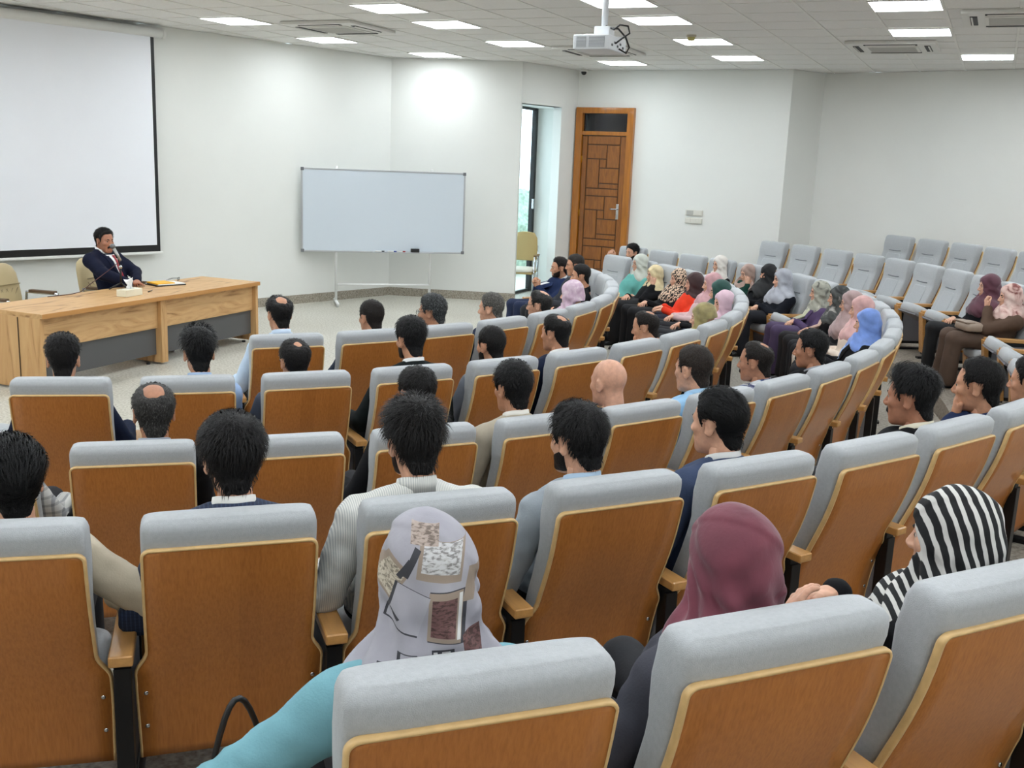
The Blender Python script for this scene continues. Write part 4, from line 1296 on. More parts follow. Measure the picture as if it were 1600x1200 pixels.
# ------------------------------------------------------------------ cloth materials
def cloth_mat(name, col, rough=.85, var=.07, bump=.2, sheen=.1):
    return mat('cloth_' + name, col, rough, var=var, scale=16, bump=bump, bscale=190, spec=.18)
def stripe_mat(name, a, b_, period, direction='X', dist=.0, sharp=(.45, .55), rough=.8, rot=(0, 0, 0), out='Object', dscale=1.0):
    m = mat(name, a, rough)
    nt, b = nodes_of(m)
    w = wave(nt, coords(nt, rot=rot, out=out), .314 / period, dist, dscale, direction)
    r0 = ramp(nt, w.outputs['Fac'], [(sharp[0], a), (sharp[1], b_)])
    nt.links.new(r0.outputs['Color'], b.inputs['Base Color'])
    n0 = noise(nt, coords(nt), 60, 3); add_bump(nt, b, n0.outputs['Fac'], .25, .004)
    return m
def check_mat(name, base, l1_, l2_, period):
    m = mat(name, base, .8); nt, b = nodes_of(m)
    w1 = wave(nt, coords(nt), .314 / period, 0, 1, 'X'); w2 = wave(nt, coords(nt), .314 / period, 0, 1, 'Z')
    r1 = ramp(nt, w1.outputs['Fac'], [(.72, base), (.82, l1_)]); r2 = ramp(nt, w2.outputs['Fac'], [(.72, (255, 255, 255)), (.82, l2_)])
    mx = nt.nodes.new('ShaderNodeMix'); mx.data_type = 'RGBA'; mx.blend_type = 'MULTIPLY'; mx.inputs['Factor'].default_value = 1
    nt.links.new(r1.outputs['Color'], mx.inputs['A']); nt.links.new(r2.outputs['Color'], mx.inputs['B']); nt.links.new(mx.outputs['Result'], b.inputs['Base Color'])
    return m
def scarf(name, col, var=.10, rough=.75, bump=.35, sheen=.2):
    m = mat('scarf_' + name, col, rough, sheen=sheen); nt, b = nodes_of(m)
    n0 = noise(nt, coords(nt), 9, 4)
    r0 = ramp(nt, n0.outputs['Fac'], [(.3, tuple(int(c * (1 - var)) for c in col)), (.7, tuple(min(255, int(c * (1 + var))) for c in col))])
    nt.links.new(r0.outputs['Color'], b.inputs['Base Color'])
    n2 = noise(nt, coords(nt, (1, 1, .5)), 55, 4); add_bump(nt, b, n2.outputs['Fac'], bump, .004)
    return m
def blotch(name, stops, scale=14, dist=1.0, rough=.75):
    m = mat('scarf_' + name, stops[0][1], rough); nt, b = nodes_of(m)
    n0 = noise(nt, coords(nt), scale, 3, dist); r0 = ramp(nt, n0.outputs['Fac'], stops)
    nt.links.new(r0.outputs['Color'], b.inputs['Base Color'])
    n2 = noise(nt, coords(nt, (1, 1, .5)), 55, 4); add_bump(nt, b, n2.outputs['Fac'], .3, .004)
    return m
NAVY = cloth_mat('navy', (24, 32, 54)); BLACK = cloth_mat('black', (17, 17, 20)); DKGREY = cloth_mat('dark_grey', (52, 54, 60)); GREYJ = cloth_mat('grey', (88, 92, 100))
MIDNAVY = cloth_mat('mid_navy', (30, 42, 74)); SLATE = cloth_mat('slate_blue', (62, 74, 100)); BEIGE = cloth_mat('beige', (176, 166, 148)); BEIGE2 = cloth_mat('sand', (196, 184, 162))
LBLUE = cloth_mat('light_blue', (150, 190, 222)); PALEBLUE = cloth_mat('pale_blue', (190, 208, 228)); WHITE = cloth_mat('white', (226, 226, 222)); TURQ = cloth_mat('turquoise', (116, 164, 174))
TEAL = cloth_mat('teal', (104, 172, 164)); RED = cloth_mat('red_orange', (222, 62, 36)); BROWN = cloth_mat('brown', (86, 68, 56)); PURPLE = cloth_mat('purple', (82, 66, 98)); DKGREEN = cloth_mat('dark_green', (22, 58, 48))
CHAR = cloth_mat('charcoal', (70, 70, 78)); PALEGREY = cloth_mat('pale_grey', (158, 166, 172)); BLKGREEN = cloth_mat('black_green', (20, 26, 26))
STRIPEW = stripe_mat('cloth_white_pinstripe', (224, 223, 216), (190, 191, 188), .0064, 'X', .3, (.35, .7))
CHECKW = check_mat('cloth_grey_check', (206, 204, 198), (160, 160, 160), (214, 214, 214), .035)
CHECKB = check_mat('cloth_blue_check', (206, 208, 212), (70, 86, 130), (150, 150, 170), .045)
BLAZER = check_mat('cloth_navy_check', (30, 44, 70), (48, 62, 90), (225, 228, 235), .012)
S_BURG = scarf('burgundy', (112, 52, 66)); S_BURG2 = scarf('dark_burgundy', (86, 44, 58)); S_CREAM = scarf('cream', (212, 194, 152)); S_WHITE = scarf('white', (216, 210, 202), .06); S_BROWN = scarf('dark_brown', (56, 30, 30))
S_DKGREEN = scarf('dark_green', (18, 66, 58)); S_PINK = scarf('light_pink', (208, 176, 188), .06); S_DUSTY = scarf('dusty_pink', (192, 148, 150)); S_OLIVE = scarf('olive', (150, 138, 92), .22); S_BLUE = scarf('blue', (112, 142, 206))
S_ROSE = scarf('rose', (204, 160, 156)); S_MAUVE = scarf('mauve', (160, 136, 134)); S_GREY = scarf('grey', (158, 160, 168)); S_TAUPE = scarf('taupe', (164, 138, 126)); S_BLACK = scarf('black', (14, 14, 16), .05, sheen=.05)
S_LILAC = blotch('lilac', [(.35, (190, 160, 180)), (.55, (204, 180, 194)), (.7, (222, 208, 212))], 18)
S_SAGE = scarf('sage_white', (190, 194, 184), .06)
S_FLORAL = blotch('grey_floral', [(.30, (84, 82, 76)), (.42, (150, 150, 138)), (.62, (168, 166, 152)), (.75, (206, 200, 186))], 12)
S_GRYBLK = blotch('grey_black', [(.40, (44, 46, 46)), (.52, (78, 80, 78)), (.62, (60, 62, 60)), (.75, (176, 172, 166))], 7)
S_PINKFLORAL = blotch('pink_floral', [(.36, (122, 66, 62)), (.46, (206, 170, 160)), (.62, (224, 200, 190)), (.8, (196, 140, 134))], 9)
S_STRIPE = stripe_mat('scarf_black_white_stripe', (14, 15, 18), (208, 206, 202), .0235, 'X', 1.1, (.58, .68), rot=(.1, .25, .5), dscale=1.5)
S_ZEBRA = stripe_mat('scarf_zebra', (28, 22, 20), (214, 186, 160), .03, 'DIAGONAL', 9, (.42, .55), dscale=3)
def print_scarf():
    """grey cloth printed with framed rectangles and dark strokes; positions in metres on the cloth"""
    m = mat('scarf_grey_print', (160, 158, 166), .75); nt, b = nodes_of(m)
    base = noise(nt, coords(nt), 10, 3); cur = ramp(nt, base.outputs['Fac'], [(.3, (152, 150, 158)), (.7, (172, 170, 178))]).outputs['Color']
    fine = noise(nt, coords(nt, (1, 1, 2.5), (0, .5, 0)), 90, 3, .6)
    tex = ramp(nt, fine.outputs['Fac'], [(.40, (120, 112, 108)), (.50, (235, 232, 230)), (.6, (255, 255, 255))]).outputs['Color']
    def rect(u, v, w, h, rot, col, textured=False):
        nonlocal cur
        tc = nt.nodes.new('ShaderNodeTexCoord')
        m1 = nt.nodes.new('ShaderNodeMapping'); m1.inputs['Rotation'].default_value = (0, 0, R(17)); nt.links.new(tc.outputs['Object'], m1.inputs['Vector'])
        m2 = nt.nodes.new('ShaderNodeMapping'); m2.vector_type = 'TEXTURE'; m2.inputs['Location'].default_value = (u, 0, v); m2.inputs['Rotation'].default_value = (0, R(rot), 0); m2.inputs['Scale'].default_value = (w / 2, 1, h / 2)
        nt.links.new(m1.outputs[0], m2.inputs['Vector'])
        ab = nt.nodes.new('ShaderNodeVectorMath'); ab.operation = 'ABSOLUTE'; nt.links.new(m2.outputs[0], ab.inputs[0])
        sp = nt.nodes.new('ShaderNodeSeparateXYZ'); nt.links.new(ab.outputs[0], sp.inputs[0])
        mxm = nt.nodes.new('ShaderNodeMath'); mxm.operation = 'MAXIMUM'; nt.links.new(sp.outputs['X'], mxm.inputs[0]); nt.links.new(sp.outputs['Z'], mxm.inputs[1])
        lt = nt.nodes.new('ShaderNodeMath'); lt.operation = 'LESS_THAN'; lt.inputs[1].default_value = 1.0; nt.links.new(mxm.outputs[0], lt.inputs[0])
        mx = nt.nodes.new('ShaderNodeMix'); mx.data_type = 'RGBA'; nt.links.new(lt.outputs[0], mx.inputs['Factor']); nt.links.new(cur, mx.inputs['A'])
        if textured:
            mu = nt.nodes.new('ShaderNodeMix'); mu.data_type = 'RGBA'; mu.blend_type = 'MULTIPLY'; mu.inputs['Factor'].default_value = .75
            mu.inputs['A'].default_value = (*srgb(col), 1); nt.links.new(tex, mu.inputs['B']); nt.links.new(mu.outputs['Result'], mx.inputs['B'])
        else: mx.inputs['B'].default_value = (*srgb(col), 1)
        cur = mx.outputs['Result']
    G, K, W_, T_, BR = (166, 164, 172), (58, 58, 64), (204, 204, 205), (150, 134, 120), (112, 80, 78)
    for a in ((.030, .066, .080, .066, 6, T_), (.032, .072, .068, .052, 6, W_, True), (-.062, .030, .050, .070, 32, T_), (-.062, .028, .038, .056, 32, (196, 186, 168), True),
              (-.022, .062, .012, .056, 24, K), (-.034, .050, .010, .040, 34, K), (.044, -.030, .066, .094, 2, K), (.040, -.030, .060, .090, 2, T_), (.038, -.032, .044, .070, 2, BR, True), (.066, -.030, .006, .080, 2, (210, 210, 208)),
              (-.030, -.022, .066, .082, 16, K), (-.027, -.022, .062, .078, 16, G), (-.052, -.035, .022, .008, 40, K), (-.028, -.135, .036, .080, 4, K), (-.025, -.136, .030, .078, 4, G),
              (.040, -.130, .040, .086, -3, K), (.038, -.130, .030, .078, -3, (206, 206, 205)), (.034, -.130, .008, .078, -3, K), (-.070, -.150, .030, .060, 10, K), (-.067, -.151, .026, .056, 10, G), (.085, .02, .02, .06, 10, T_), (.090, -.09, .03, .05, -8, BR, True), (0, .108, .05, .03, 0, (176, 160, 150), True)):
        rect(*a)
    nt.links.new(cur, b.inputs['Base Color'])
    n2 = noise(nt, coords(nt, (1, 1, .5)), 55, 4); add_bump(nt, b, n2.outputs['Fac'], .3, .004)
    return m
S_PRINT = print_scarf()

BLK = (20, 17, 16); DBR = (34, 26, 22); GRY = (70, 68, 66)
TAN = (192, 140, 110); LIGHT = (208, 158, 130); DARK = (174, 122, 94); WOM = (212, 164, 138)

# ------------------------------------------------------------------ who sits where: (row, seat angle) -> person
OCC = {}
def sit(row, a, H, label, seat_label=None, **kw):
    r = ROW_R[row]
    loc = (C0[0] + r * math.cos(R(a)), C0[1] + r * math.sin(R(a)), TIER[row])
    OCC[(row, a)] = seat_label or label
    H = (H[0], H[1], H[2])
    return person(label, loc, R(a) + math.pi / 2, H, **kw)

# front row
sit(1, -39.7, (0.00, 0.27, 1.05), 'man with thinning black hair in a light blue shirt', top=PALEBLUE, collar=(196, 212, 232), hair=dict(crown=.034, recede=.02, col=BLK), near=1, skin=TAN, arms=('rest', 'lap'))
sit(1, -32.0, (0.10, 0.27, 1.00), 'man with cropped brown hair in a dark blue ribbed sweater', top=stripe_mat('cloth_ribbed_navy', (28, 40, 58), (44, 58, 78), .012, 'Z', 0, (.4, .6)), hair=dict(top=.010, side=.005, col=DBR), near=1, skin=TAN)
sit(1, -24.2, (0.04, 0.27, 1.01), 'grey haired man with glasses in a black jacket', top=BLACK, suit=True, hair=dict(top=.022, side=.016, col=(58, 60, 60), grey=.45), glasses=True, near=1, skin=TAN, yaw=30)
sit(1, -16.5, (0.09, 0.27, 0.99), 'man with short salt and pepper hair in a navy shirt', top=NAVY, collar=(26, 36, 60), hair=dict(top=.010, side=.007, col=(96, 92, 86), grey=.35), near=1, skin=LIGHT, yaw=20)
sit(1, -8.7, (.12, .23, .97), 'balding man with glasses in a grey jacket with beige collar', top=DKGREY, suit=True, collar=(198, 188, 168), hair=dict(top=.012, side=.011, recede=.02, crown=.03, col=(40, 38, 36), grey=.2), glasses=True, near=1, skin=LIGHT, yaw=14)
sit(1, -1.0, (.10, .19, 1.01), 'woman in a lilac patterned headscarf and black top', fem=True, hijab=S_LILAC, top=BLACK, skin=WOM, near=1)
sit(1, 30.1, (0, .34, .94), 'black haired man in a dark suit behind the lilac headscarf', top=BLACK, suit=True, hair=dict(top=.018, col=BLK), skin=TAN)
sit(1, 37.8, (0, .28, 1.0), 'dark haired man half hidden next to the bearded man', top=DKGREY, suit=True, hair=dict(top=.012, col=(44, 38, 34), grey=.1), skin=TAN)
sit(1, 45.6, (0, .26, .91), 'bearded man in a navy suit and white shirt with clasped hands', top=MIDNAVY, suit=True, collar=(232, 232, 232), under=(232, 232, 232), hair=dict(top=.014, recede=.012, col=DBR), beard=dict(kind='beard', col=(40, 30, 26)), skin=TAN, near=1, arms=(((-.04, .52, .68), (.3, .5, .75), (-.6, .6, -.2), (-.8, -.1, -.9), 'fist'), ((.04, .52, .68), (-.3, .5, .75), (.6, .6, -.2), (.8, -.1, -.9), 'fist')), legs=(28, 40, 70))
# second row
sit(2, -54.2, (-0.03, 0.27, 1.00), 'man with flat-top black hair in a navy jacket', top=NAVY, suit=True, hair=dict(top=.020, side=.004, lift=.010, col=BLK), near=1, skin=TAN, arms=('rest', 'rest'))
sit(2, -47.9, (0.06, 0.27, 1.03), 'young man with black quiff in a light blue shirt', top=cloth_mat('sky', (156, 180, 214)), collar=(160, 184, 216), hair=dict(top=.026, side=.006, front=.02, lift=.008, col=(14, 13, 14), len=.045, spike=.7), near=1, skin=TAN)
sit(2, -41.6, (-0.02, 0.27, 0.97), 'man with bald spot and glasses in a grey jacket', top=cloth_mat('blue_grey', (74, 80, 94)), suit=True, hair=dict(top=.014, crown=.020, recede=.015, col=BLK), glasses=True, near=1, skin=TAN, arms=('rest', 'lap'))
sit(2, -35.3, (0.08, 0.27, 1.06), 'man with neat black fade haircut in a black suit', top=BLKGREEN, suit=True, collar=(226, 226, 226), hair=dict(top=.024, side=.006, lift=.006, col=(18, 17, 18)), beard=dict(kind='beard', col=(30, 24, 22)), near=1, skin=TAN, build=1.08, arms=('rest', 'rest'))
sit(2, -29.0, (0.05, 0.27, 0.99), 'man with cropped black hair in a grey suit', top=cloth_mat('steel_grey', (104, 108, 116)), suit=True, hair=dict(top=.009, side=.005, col=BLK), beard=dict(kind='beard', col=(30, 24, 22)), near=1, skin=TAN, arms=('rest', 'lap'))
sit(2, -22.8, (0.00, 0.27, 1.03), 'man with thin crown in a navy suit and white collar', top=NAVY, suit=True, collar=(228, 228, 226), hair=dict(top=.013, crown=.026, col=BLK), near=1, skin=TAN, yaw=12)
sit(2, -10.4, (0, .35, .95), 'balding man leaning forward with fist at his mouth', top=WHITE, collar=(224, 224, 222), hair=dict(top=.009, side=.006, recede=.035, crown=.026, col=DBR), near=1, skin=TAN, arms=('chin', 'lap'), pitch=-12, yaw=14)
sit(2, -3.8, (.14, .19, .95), 'woman in an olive green satin headscarf', fem=True, hijab=S_OLIVE, top=BLACK, skin=WOM, near=1, yaw=12)
sit(2, 14.4, (0, .23, .88), 'woman in a light pink headscarf turning her face aside', fem=True, hijab=S_PINK, top=NAVY, skin=WOM, near=1, yaw=25)
sit(2, 20.5, (0, .23, .92), 'woman in a dark green headscarf', fem=True, hijab=S_DKGREEN, top=BLACK, skin=WOM, near=1)
sit(2, 26.5, (0, .21, .93), 'woman in a dusty pink headscarf', fem=True, hijab=S_DUSTY, top=cloth_mat('pinkish', (206, 176, 176)), skin=WOM, near=1)
sit(2, 32.6, (0, .25, .87), 'woman in a bright red jacket and dark brown headscarf', fem=True, hijab=S_BROWN, top=RED, suit=True, skin=WOM, near=1, drape=.12, arms=('lap', 'rest'), legs=(24, 28, 44))
sit(2, 38.7, (0, .22, .85), 'woman in an animal print headscarf', fem=True, hijab=S_ZEBRA, top=BLACK, skin=WOM, near=1, drape=.22, legs=(18, 18, 22))
sit(2, 44.7, (0, .26, .83), 'woman in a cream headscarf and black top resting her cheek on her hand', fem=True, hijab=S_CREAM, top=BLACK, skin=WOM, near=1, drape=.14, arms=('cheek', 'lap'), legs=(16, 16, 19), skirt=True)
sit(2, 50.7, (-.12, .22, .92), 'woman in a teal jacket and pale sage headscarf', fem=True, hijab=S_SAGE, top=TEAL, suit=True, skin=WOM, near=1, drape=.12, arms=('cross', 'cross'), legs=(96, 150, 146), skirt=True)
# third row
sit(3, -54.75, (-.05, .22, 1.03), 'man in a pale grey checked shirt at the row end', top=CHECKW, collar=(206, 204, 198), hair=dict(col=BLK), near=1, skin=TAN, arms=('rest', 'rest'), build=1.1)
sit(3, -49.7, (0.07, 0.27, 1.02), 'man with grey hair and bald crown in a black jacket', top=BLACK, suit=True, collar=(150, 156, 166), hair=dict(top=.010, side=.008, crown=.036, recede=.02, col=(52, 50, 48), grey=.22), near=1, skin=DARK, headscale=1.04, arms=('rest', 'lap'))
sit(3, -39.6, (0.04, 0.27, 1.05), 'man with thinning black hair in a black jacket', top=BLACK, suit=True, hair=dict(top=.016, side=.007, col=BLK), near=1, skin=TAN, arms=('rest', 'lap'), build=1.05)
sit(3, -34.55, (-0.05, 0.27, 1.04), 'man with thick black hair in a beige jacket', top=BEIGE, suit=True, collar=(222, 218, 208), hair=dict(top=.022, side=.012, lift=.004, col=(16, 15, 16)), near=1, skin=TAN, arms=('rest', 'rest'))
sit(3, -29.5, (-0.05, 0.27, 1.02), 'bald man in a navy jacket', top=cloth_mat('royal_navy', (30, 48, 88)), suit=True, near=1, skin=(208, 158, 132), headscale=1.05)
sit(3, -24.45, (0.00, 0.27, 1.03), 'heavy man with brown hair in a light blue shirt', top=LBLUE, collar=(160, 198, 228), hair=dict(top=.012, side=.007, recede=.015, col=(54, 44, 38)), near=1, skin=LIGHT, headscale=1.08, build=1.15)
sit(3, -19.4, (0.02, 0.27, 1.01), 'man with receding hair and moustache in a blue checked shirt', top=CHECKB, collar=CHECKB, hair=dict(top=.010, side=.006, recede=.035, crown=.02, col=DBR), beard=dict(kind='moustache', col=(30, 24, 22)), near=1, skin=DARK, yaw=14)
sit(3, -14.35, (.12, .25, 1.01), 'man with wavy black hair and moustache in a black suit', top=BLACK, suit=True, collar=(150, 152, 158), hair=dict(top=.018, side=.012, recede=.015, col=(18, 17, 18)), beard=dict(kind='moustache', col=(26, 22, 20)), near=1, skin=DARK, yaw=14)
sit(3, 5.85, (0, .28, .91), 'woman in a bright blue headscarf and black jacket', fem=True, hijab=S_BLUE, top=BLACK, suit=True, skin=WOM, near=1, drape=.15, under=(160, 190, 230), arms=('lap', 'lap'))
sit(3, 10.9, (0, .31, .95), 'woman in a rose pink headscarf', fem=True, hijab=S_ROSE, top=cloth_mat('cream_top', (222, 206, 190)), skin=WOM, near=1, drape=.19, legs=(210, 200, 186))
sit(3, 15.95, (0, .33, .93), 'woman in a mauve headscarf and dark jacket', fem=True, hijab=S_MAUVE, top=cloth_mat('soft_black', (36, 34, 36)), skin=WOM, near=1, drape=.22, glasses=True)
sit(3, 21.0, (0, .33, .91), 'woman in a grey and black patterned headscarf', fem=True, hijab=S_GRYBLK, top=BLACK, skin=WOM, near=1, under=(206, 176, 160), legs=(30, 28, 30))
sit(3, 26.05, (0, .36, .89), 'woman in a purple jacket and grey floral headscarf', fem=True, hijab=S_FLORAL, top=PURPLE, suit=True, skin=WOM, near=1, drape=.12, under=(196, 196, 170), legs=(78, 64, 94), skirt=True)
sit(3, 36.15, (0, .33, .89), 'large woman in a light grey headscarf and black coat', fem=True, hijab=S_GREY, top=cloth_mat('ink', (18, 20, 28)), suit=True, skin=WOM, near=1, drape=.20, build=1.22, fat=.035, headscale=1.05, arms=('lap', 'lap'), legs=(18, 20, 28), skirt=True)
sit(3, 41.2, (0, .20, .89), 'woman in a black face veil and black robe', fem=True, hijab=S_BLACK, niqab=True, top=BLACK, skin=WOM, near=1, drape=.24, legs=(15, 15, 17), skirt=True)
sit(3, 46.25, (-.15, .21, .84), 'woman in a taupe headscarf and dark green top resting her face on her hand', fem=True, hijab=S_TAUPE, top=DKGREEN, skin=WOM, near=1, drape=.16, arms=('cheek', 'lap'), pitch=-10)
sit(3, 51.3, (-.12, .21, .89), 'woman in an off-white headscarf and black top', fem=True, hijab=S_WHITE, top=BLACK, skin=WOM, near=1, drape=.13)
sit(3, 66.4, (-.10, .21, .88), 'man with black hair and beard holding his hands up by the door', top=BLACK, suit=True, hair=dict(top=.022, side=.010, col=(16, 15, 16)), beard=dict(kind='beard', col=(24, 20, 18)), skin=LIGHT, near=1, arms=(((-.02, .50, .80), (.3, .5, .9), (0, 1, -.2), (-.8, .2, -1), 'fist'), ((.06, .50, .78), (-.3, .5, .9), (0, 1, -.2), (.8, .2, -1), 'fist')))
# fourth row
sit(4, -51.4, (0.01, 0.27, 1.00), 'man with slicked back black hair in a sand coloured jacket', top=BEIGE2, suit=True, collar=(220, 216, 208), hair=dict(top=.018, side=.012, col=(14, 13, 14), slick=True, len=.06, spike=.15), beard=dict(kind='beard', col=(28, 22, 20)), near=2, skin=LIGHT, arms=('rest', ((.26, .44, .565), (.1, 1, -.1), (0, 0, 1), (1, -.5, -.4))), yaw=20)
sit(4, -47.2, (0.02, 0.27, 1.04), 'man with full black hair in a navy checked blazer and white collar', top=BLAZER, suit=True, collar=(228, 227, 222), hair=dict(top=.026, side=.014, front=.004, col=(20, 17, 17), len=.045, spike=.4), beard=dict(kind='beard', col=(28, 22, 20)), near=2, skin=LIGHT, arms=('rest', 'lap'))
sit(4, -43.0, (-0.02, 0.27, 1.06), 'man with tousled black hair in a white pinstriped shirt', top=STRIPEW, collar=STRIPEW, hair=dict(top=.028, side=.012, lift=.006, col=(24, 20, 19), len=.045, spike=.8), beard=dict(kind='beard', col=(34, 26, 24)), near=2, skin=LIGHT, arms=('rest', 'rest'), build=1.18, fat=.01)
sit(4, -38.8, (-0.03, 0.27, 1.02), 'bearded man with black hair in a pale grey shirt', top=PALEGREY, collar=(168, 192, 214), hair=dict(top=.020, side=.012, front=.01, col=(18, 16, 16), len=.04, spike=.5), beard=dict(kind='beard', col=(26, 20, 19)), near=2, skin=LIGHT, arms=('rest', 'lap'), yaw=16)
sit(4, -34.6, (-0.02, 0.27, 1.03), 'man with combed black hair in a slate blue jacket and white shirt', top=SLATE, suit=True, collar=(214, 214, 212), hair=dict(top=.016, side=.012, recede=.012, col=(14, 13, 14), slick=True, len=.05, spike=.15), near=2, skin=LIGHT, arms=('rest', 'lap'), yaw=16)
sit(4, -26.3, (-0.02, 0.27, 1.01), 'man with moustache and black quiff in a black suit', top=BLACK, suit=True, collar=(216, 208, 186), hair=dict(top=.022, side=.006, front=.014, col=(16, 15, 16), len=.04, spike=.5), beard=dict(kind='moustache', col=(22, 18, 18)), near=2, skin=(170, 116, 90), yaw=12, headscale=1.05)
sit(4, -22.1, (0.01, 0.27, 0.99), 'man in a navy suit with his hand over his mouth', top=MIDNAVY, suit=True, hair=dict(top=.014, side=.010, recede=.025, col=BLK), near=2, skin=TAN, arms=('chin', 'lap'), yaw=10, headscale=1.05)
sit(4, -18.0, (.10, .25, .93), 'person in a black jacket over a white top at the row edge', top=BLACK, suit=True, collar=(226, 226, 226), under=(228, 228, 228), hair=dict(col=BLK), near=1, skin=TAN)
sit(4, 21.2, (0, .31, .91), 'woman in a dark burgundy headscarf and black clothes with folded hands', fem=True, hijab=S_BURG2, top=BLACK, skin=WOM, near=1, drape=.20, legs=(16, 17, 20), leg_x=(.06, .03))
sit(4, 16.9, (0, .32, .88), 'woman in a brown coat and pink flowered headscarf', fem=True, hijab=S_PINKFLORAL, top=BROWN, suit=True, skin=WOM, near=1, drape=.14, legs=(84, 66, 54), skirt=True, arms=(((.01, .50, .76), (.3, .2, .9), (0, 1, 0), (-.7, .3, -1), 'fist'), 'lap'), build=1.08)
# fifth row, nearest
sit(5, -45.2, (-0.04, 0.27, 1.02), 'woman in a turquoise jacket and grey printed headscarf', fem=True, hijab=S_PRINT, top=TURQ, suit=True, skin=WOM, near=2, drape=.13, arms=(((-.33, .42, .54), (-.1, .9, -.3), (0, 0, 1), (-1, -.4, -.2)), 'lap'), build=1.12)
sit(5, -41.6, (0.03, 0.27, 0.97), 'woman in a burgundy headscarf and charcoal jacket', fem=True, hijab=S_BURG, top=CHAR, suit=True, skin=WOM, near=2, drape=.11, arms=('rest', ((.19, .27, .78), (.55, .35, .55), (-.6, .5, .6), (.5, .4, -1))), build=1.1, yaw=8)
sit(5, -38.0, (0.09, 0.27, 0.94), 'woman in a black and white striped headscarf and black robe', fem=True, hijab=S_STRIPE, top=BLACK, skin=WOM, near=2, drape=.17, arms=(((-.19, .345, .815), (-1, -.05, .08), (.1, .4, 1), (.5, .8, -.6)), 'lap'), build=1.06, yaw=24)

# ------------------------------------------------------------------ the speaker
person('man in a navy suit and red tie speaking at the desk microphone', (-8.74, 8.13, 0), R(-80), (.0, .28, 1.14), top=cloth_mat('speaker_navy', (20, 24, 44)), suit=True, collar=(232, 232, 232), under=(232, 232, 232), tie=(150, 26, 40),
       hair=dict(top=.018, side=.009, recede=.012, col=(26, 24, 24), grey=.08), beard=dict(kind='moustache', col=(24, 20, 20)), skin=(176, 122, 96), near=1, yaw=-14, pitch=-3, seat_dz=.085, chairless=True, shrug=.03, build=1.22, fat=.015, headscale=1.03,
       arms=(((-.02, .64, .735), (.85, .5, .0), (0, 0, 1), (-1, -.3, .1)), ((.16, .66, .735), (-.8, .6, .0), (0, 0, 1), (1, -.3, .1))))

# ------------------------------------------------------------------ the seats
ANG = {1: [-39.7, -32.0, -24.2, -16.5, -8.7, -1.0, 6.8, 14.6, 22.3, 30.1, 37.8, 45.6],
       2: [-60.4, -54.2, -47.9, -41.6, -35.3, -29.0, -22.8, -16.5, -10.4, -3.8, 2.3, 8.4, 14.4, 20.5, 26.5, 32.6, 38.7, 44.7, 50.7, 56.8],
       3: [-54.75, -49.7, -44.65, -39.6, -34.55, -29.5, -24.45, -19.4, -14.35, -9.3, -4.25, .8, 5.85, 10.9, 15.95, 21.0, 26.05, 31.1, 36.15, 41.2, 46.25, 51.3, 56.35, 61.4, 66.4],
       4: [-51.4, -47.2, -43.0, -38.8, -34.6, -30.4, -26.3, -22.1, -18.0, -13.8, 4.0, 8.3, 12.6, 16.9, 21.2, 25.5, 29.8, 34.1, 38.3, 42.6, 47.0, 51.4, 55.7],
       5: [-45.2, -41.6, -38.0, -34.4, 34.2, 37.9, 41.6, 45.3, 49.0]}
ORD = {1: 'front', 2: 'second', 3: 'third', 4: 'fourth', 5: 'fifth and last'}
def shorten(s):
    w = s.split()
    return ' '.join(w[:11])
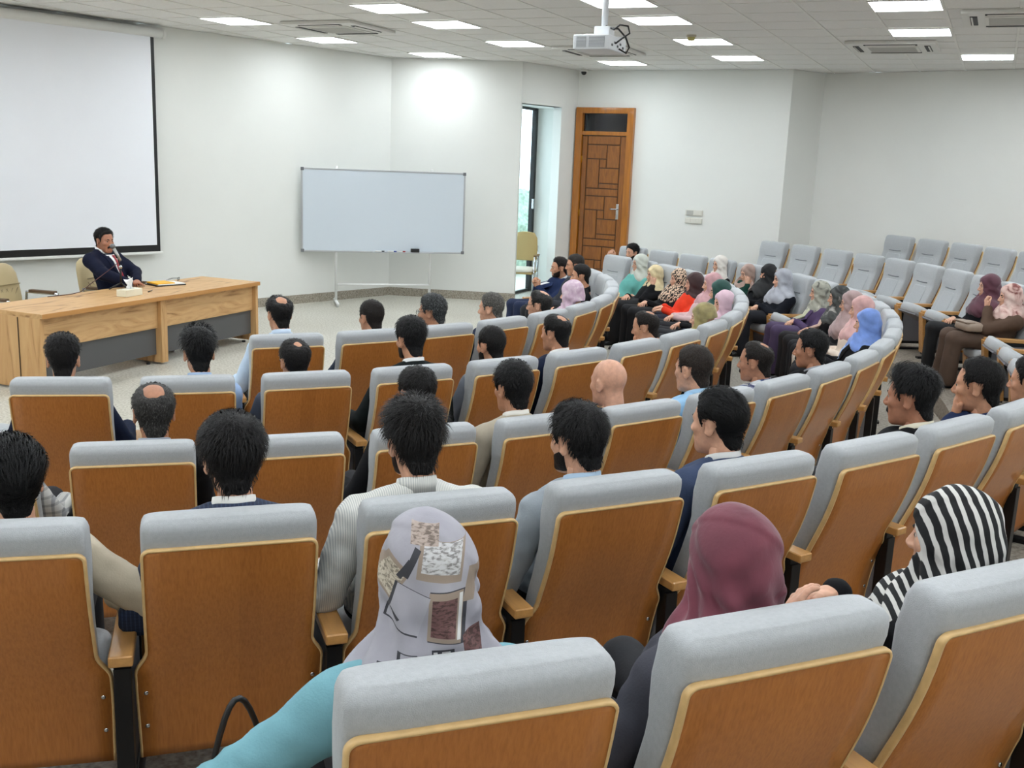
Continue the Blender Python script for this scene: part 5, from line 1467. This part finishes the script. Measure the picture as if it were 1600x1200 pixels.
for row, L in ANG.items():
    for i, a in enumerate(L):
        who = OCC.get((row, a))
        last = i == len(L) - 1 or L[i + 1] - a > PSTEP[row] * 1.5
        if who: lab = ' '.join(('grey and oak auditorium seat holding the ' + who).split()[:16])
        else:
            nb = [OCC[(row, L[k])] for k in (i - 1, i + 1) if 0 <= k < len(L) and (row, L[k]) in OCC and abs(L[k] - a) < PSTEP[row] * 1.5]
            cut = lambda s: ' '.join(s.split()[:8])
            if len(nb) == 1: lab = 'empty grey and oak auditorium seat beside the ' + cut(nb[0])
            elif len(nb) == 2: lab = 'empty grey oak seat between ' + ' '.join(nb[0].split()[:5]) + ' and ' + ' '.join(nb[1].split()[:5])
            else: lab = 'empty grey and oak auditorium seat among others in the %s curved row' % ORD[row]
            while lab.split()[-1] in ('and', 'in', 'a', 'with', 'the', 'of', 'an'): lab = ' '.join(lab.split()[:-1])
        make_seat(row, a, lab, who is None, 'auditorium seats in the %s row' % ORD[row], last)

# ------------------------------------------------------------------ bags
def at_seat(row, a, x, y, z):
    r = ROW_R[row]; th = R(a) + math.pi / 2
    bx, by = C0[0] + r * math.cos(R(a)), C0[1] + r * math.sin(R(a))
    return (bx + x * math.cos(th) - y * math.sin(th), by + x * math.sin(th) + y * math.cos(th), TIER[row] + z), th
loc, th = at_seat(4, 16.9, -.04, .66, .59)
hb = empty('handbag', loc, th + .2); tag(hb, 'taupe leather handbag on the lap of the woman in brown', 'bag')
m_taupe = mat('taupe_leather', (150, 132, 116), .45, var=.06)
MB().loft([sring(0, 0, z, w, d_, 4, 24) for z, w, d_ in ((-.035, .13, .08), (-.02, .145, .095), (.03, .14, .09), (.045, .12, .07))]).build('bag_body', m_taupe, hb)
MB().box((0, .05, .048), (.24, .09, .012), .005).build('flap', m_taupe, hb)
MB().tube([(.12, 0, .04), (.16, .03, .0), (.17, .05, -.1), (.16, .05, -.2)], .008, 6).build('strap', m_taupe, hb)
loc, th = at_seat(5, -45.2, -.35, .64, .30)
hb = empty('handbag', loc, th - 1.1); tag(hb, 'black handbag with looped handle beside the woman in turquoise', 'bag')
m_bag = mat('black_leather', (18, 16, 16), .4)
MB().loft([sring(0, 0, z, w, d_, 4, 24) for z, w, d_ in ((-.30, .06, .13), (-.28, .07, .15), (0, .06, .14), (.12, .03, .12), (.14, .015, .10))]).build('bag_body', m_bag, hb)
MB().tube([(.0, -.08 + .16 * t, .12 + .20 * math.sin(math.pi * t)) for t in np.linspace(0, 1, 14)], .007, 8).build('handle', m_bag, hb)
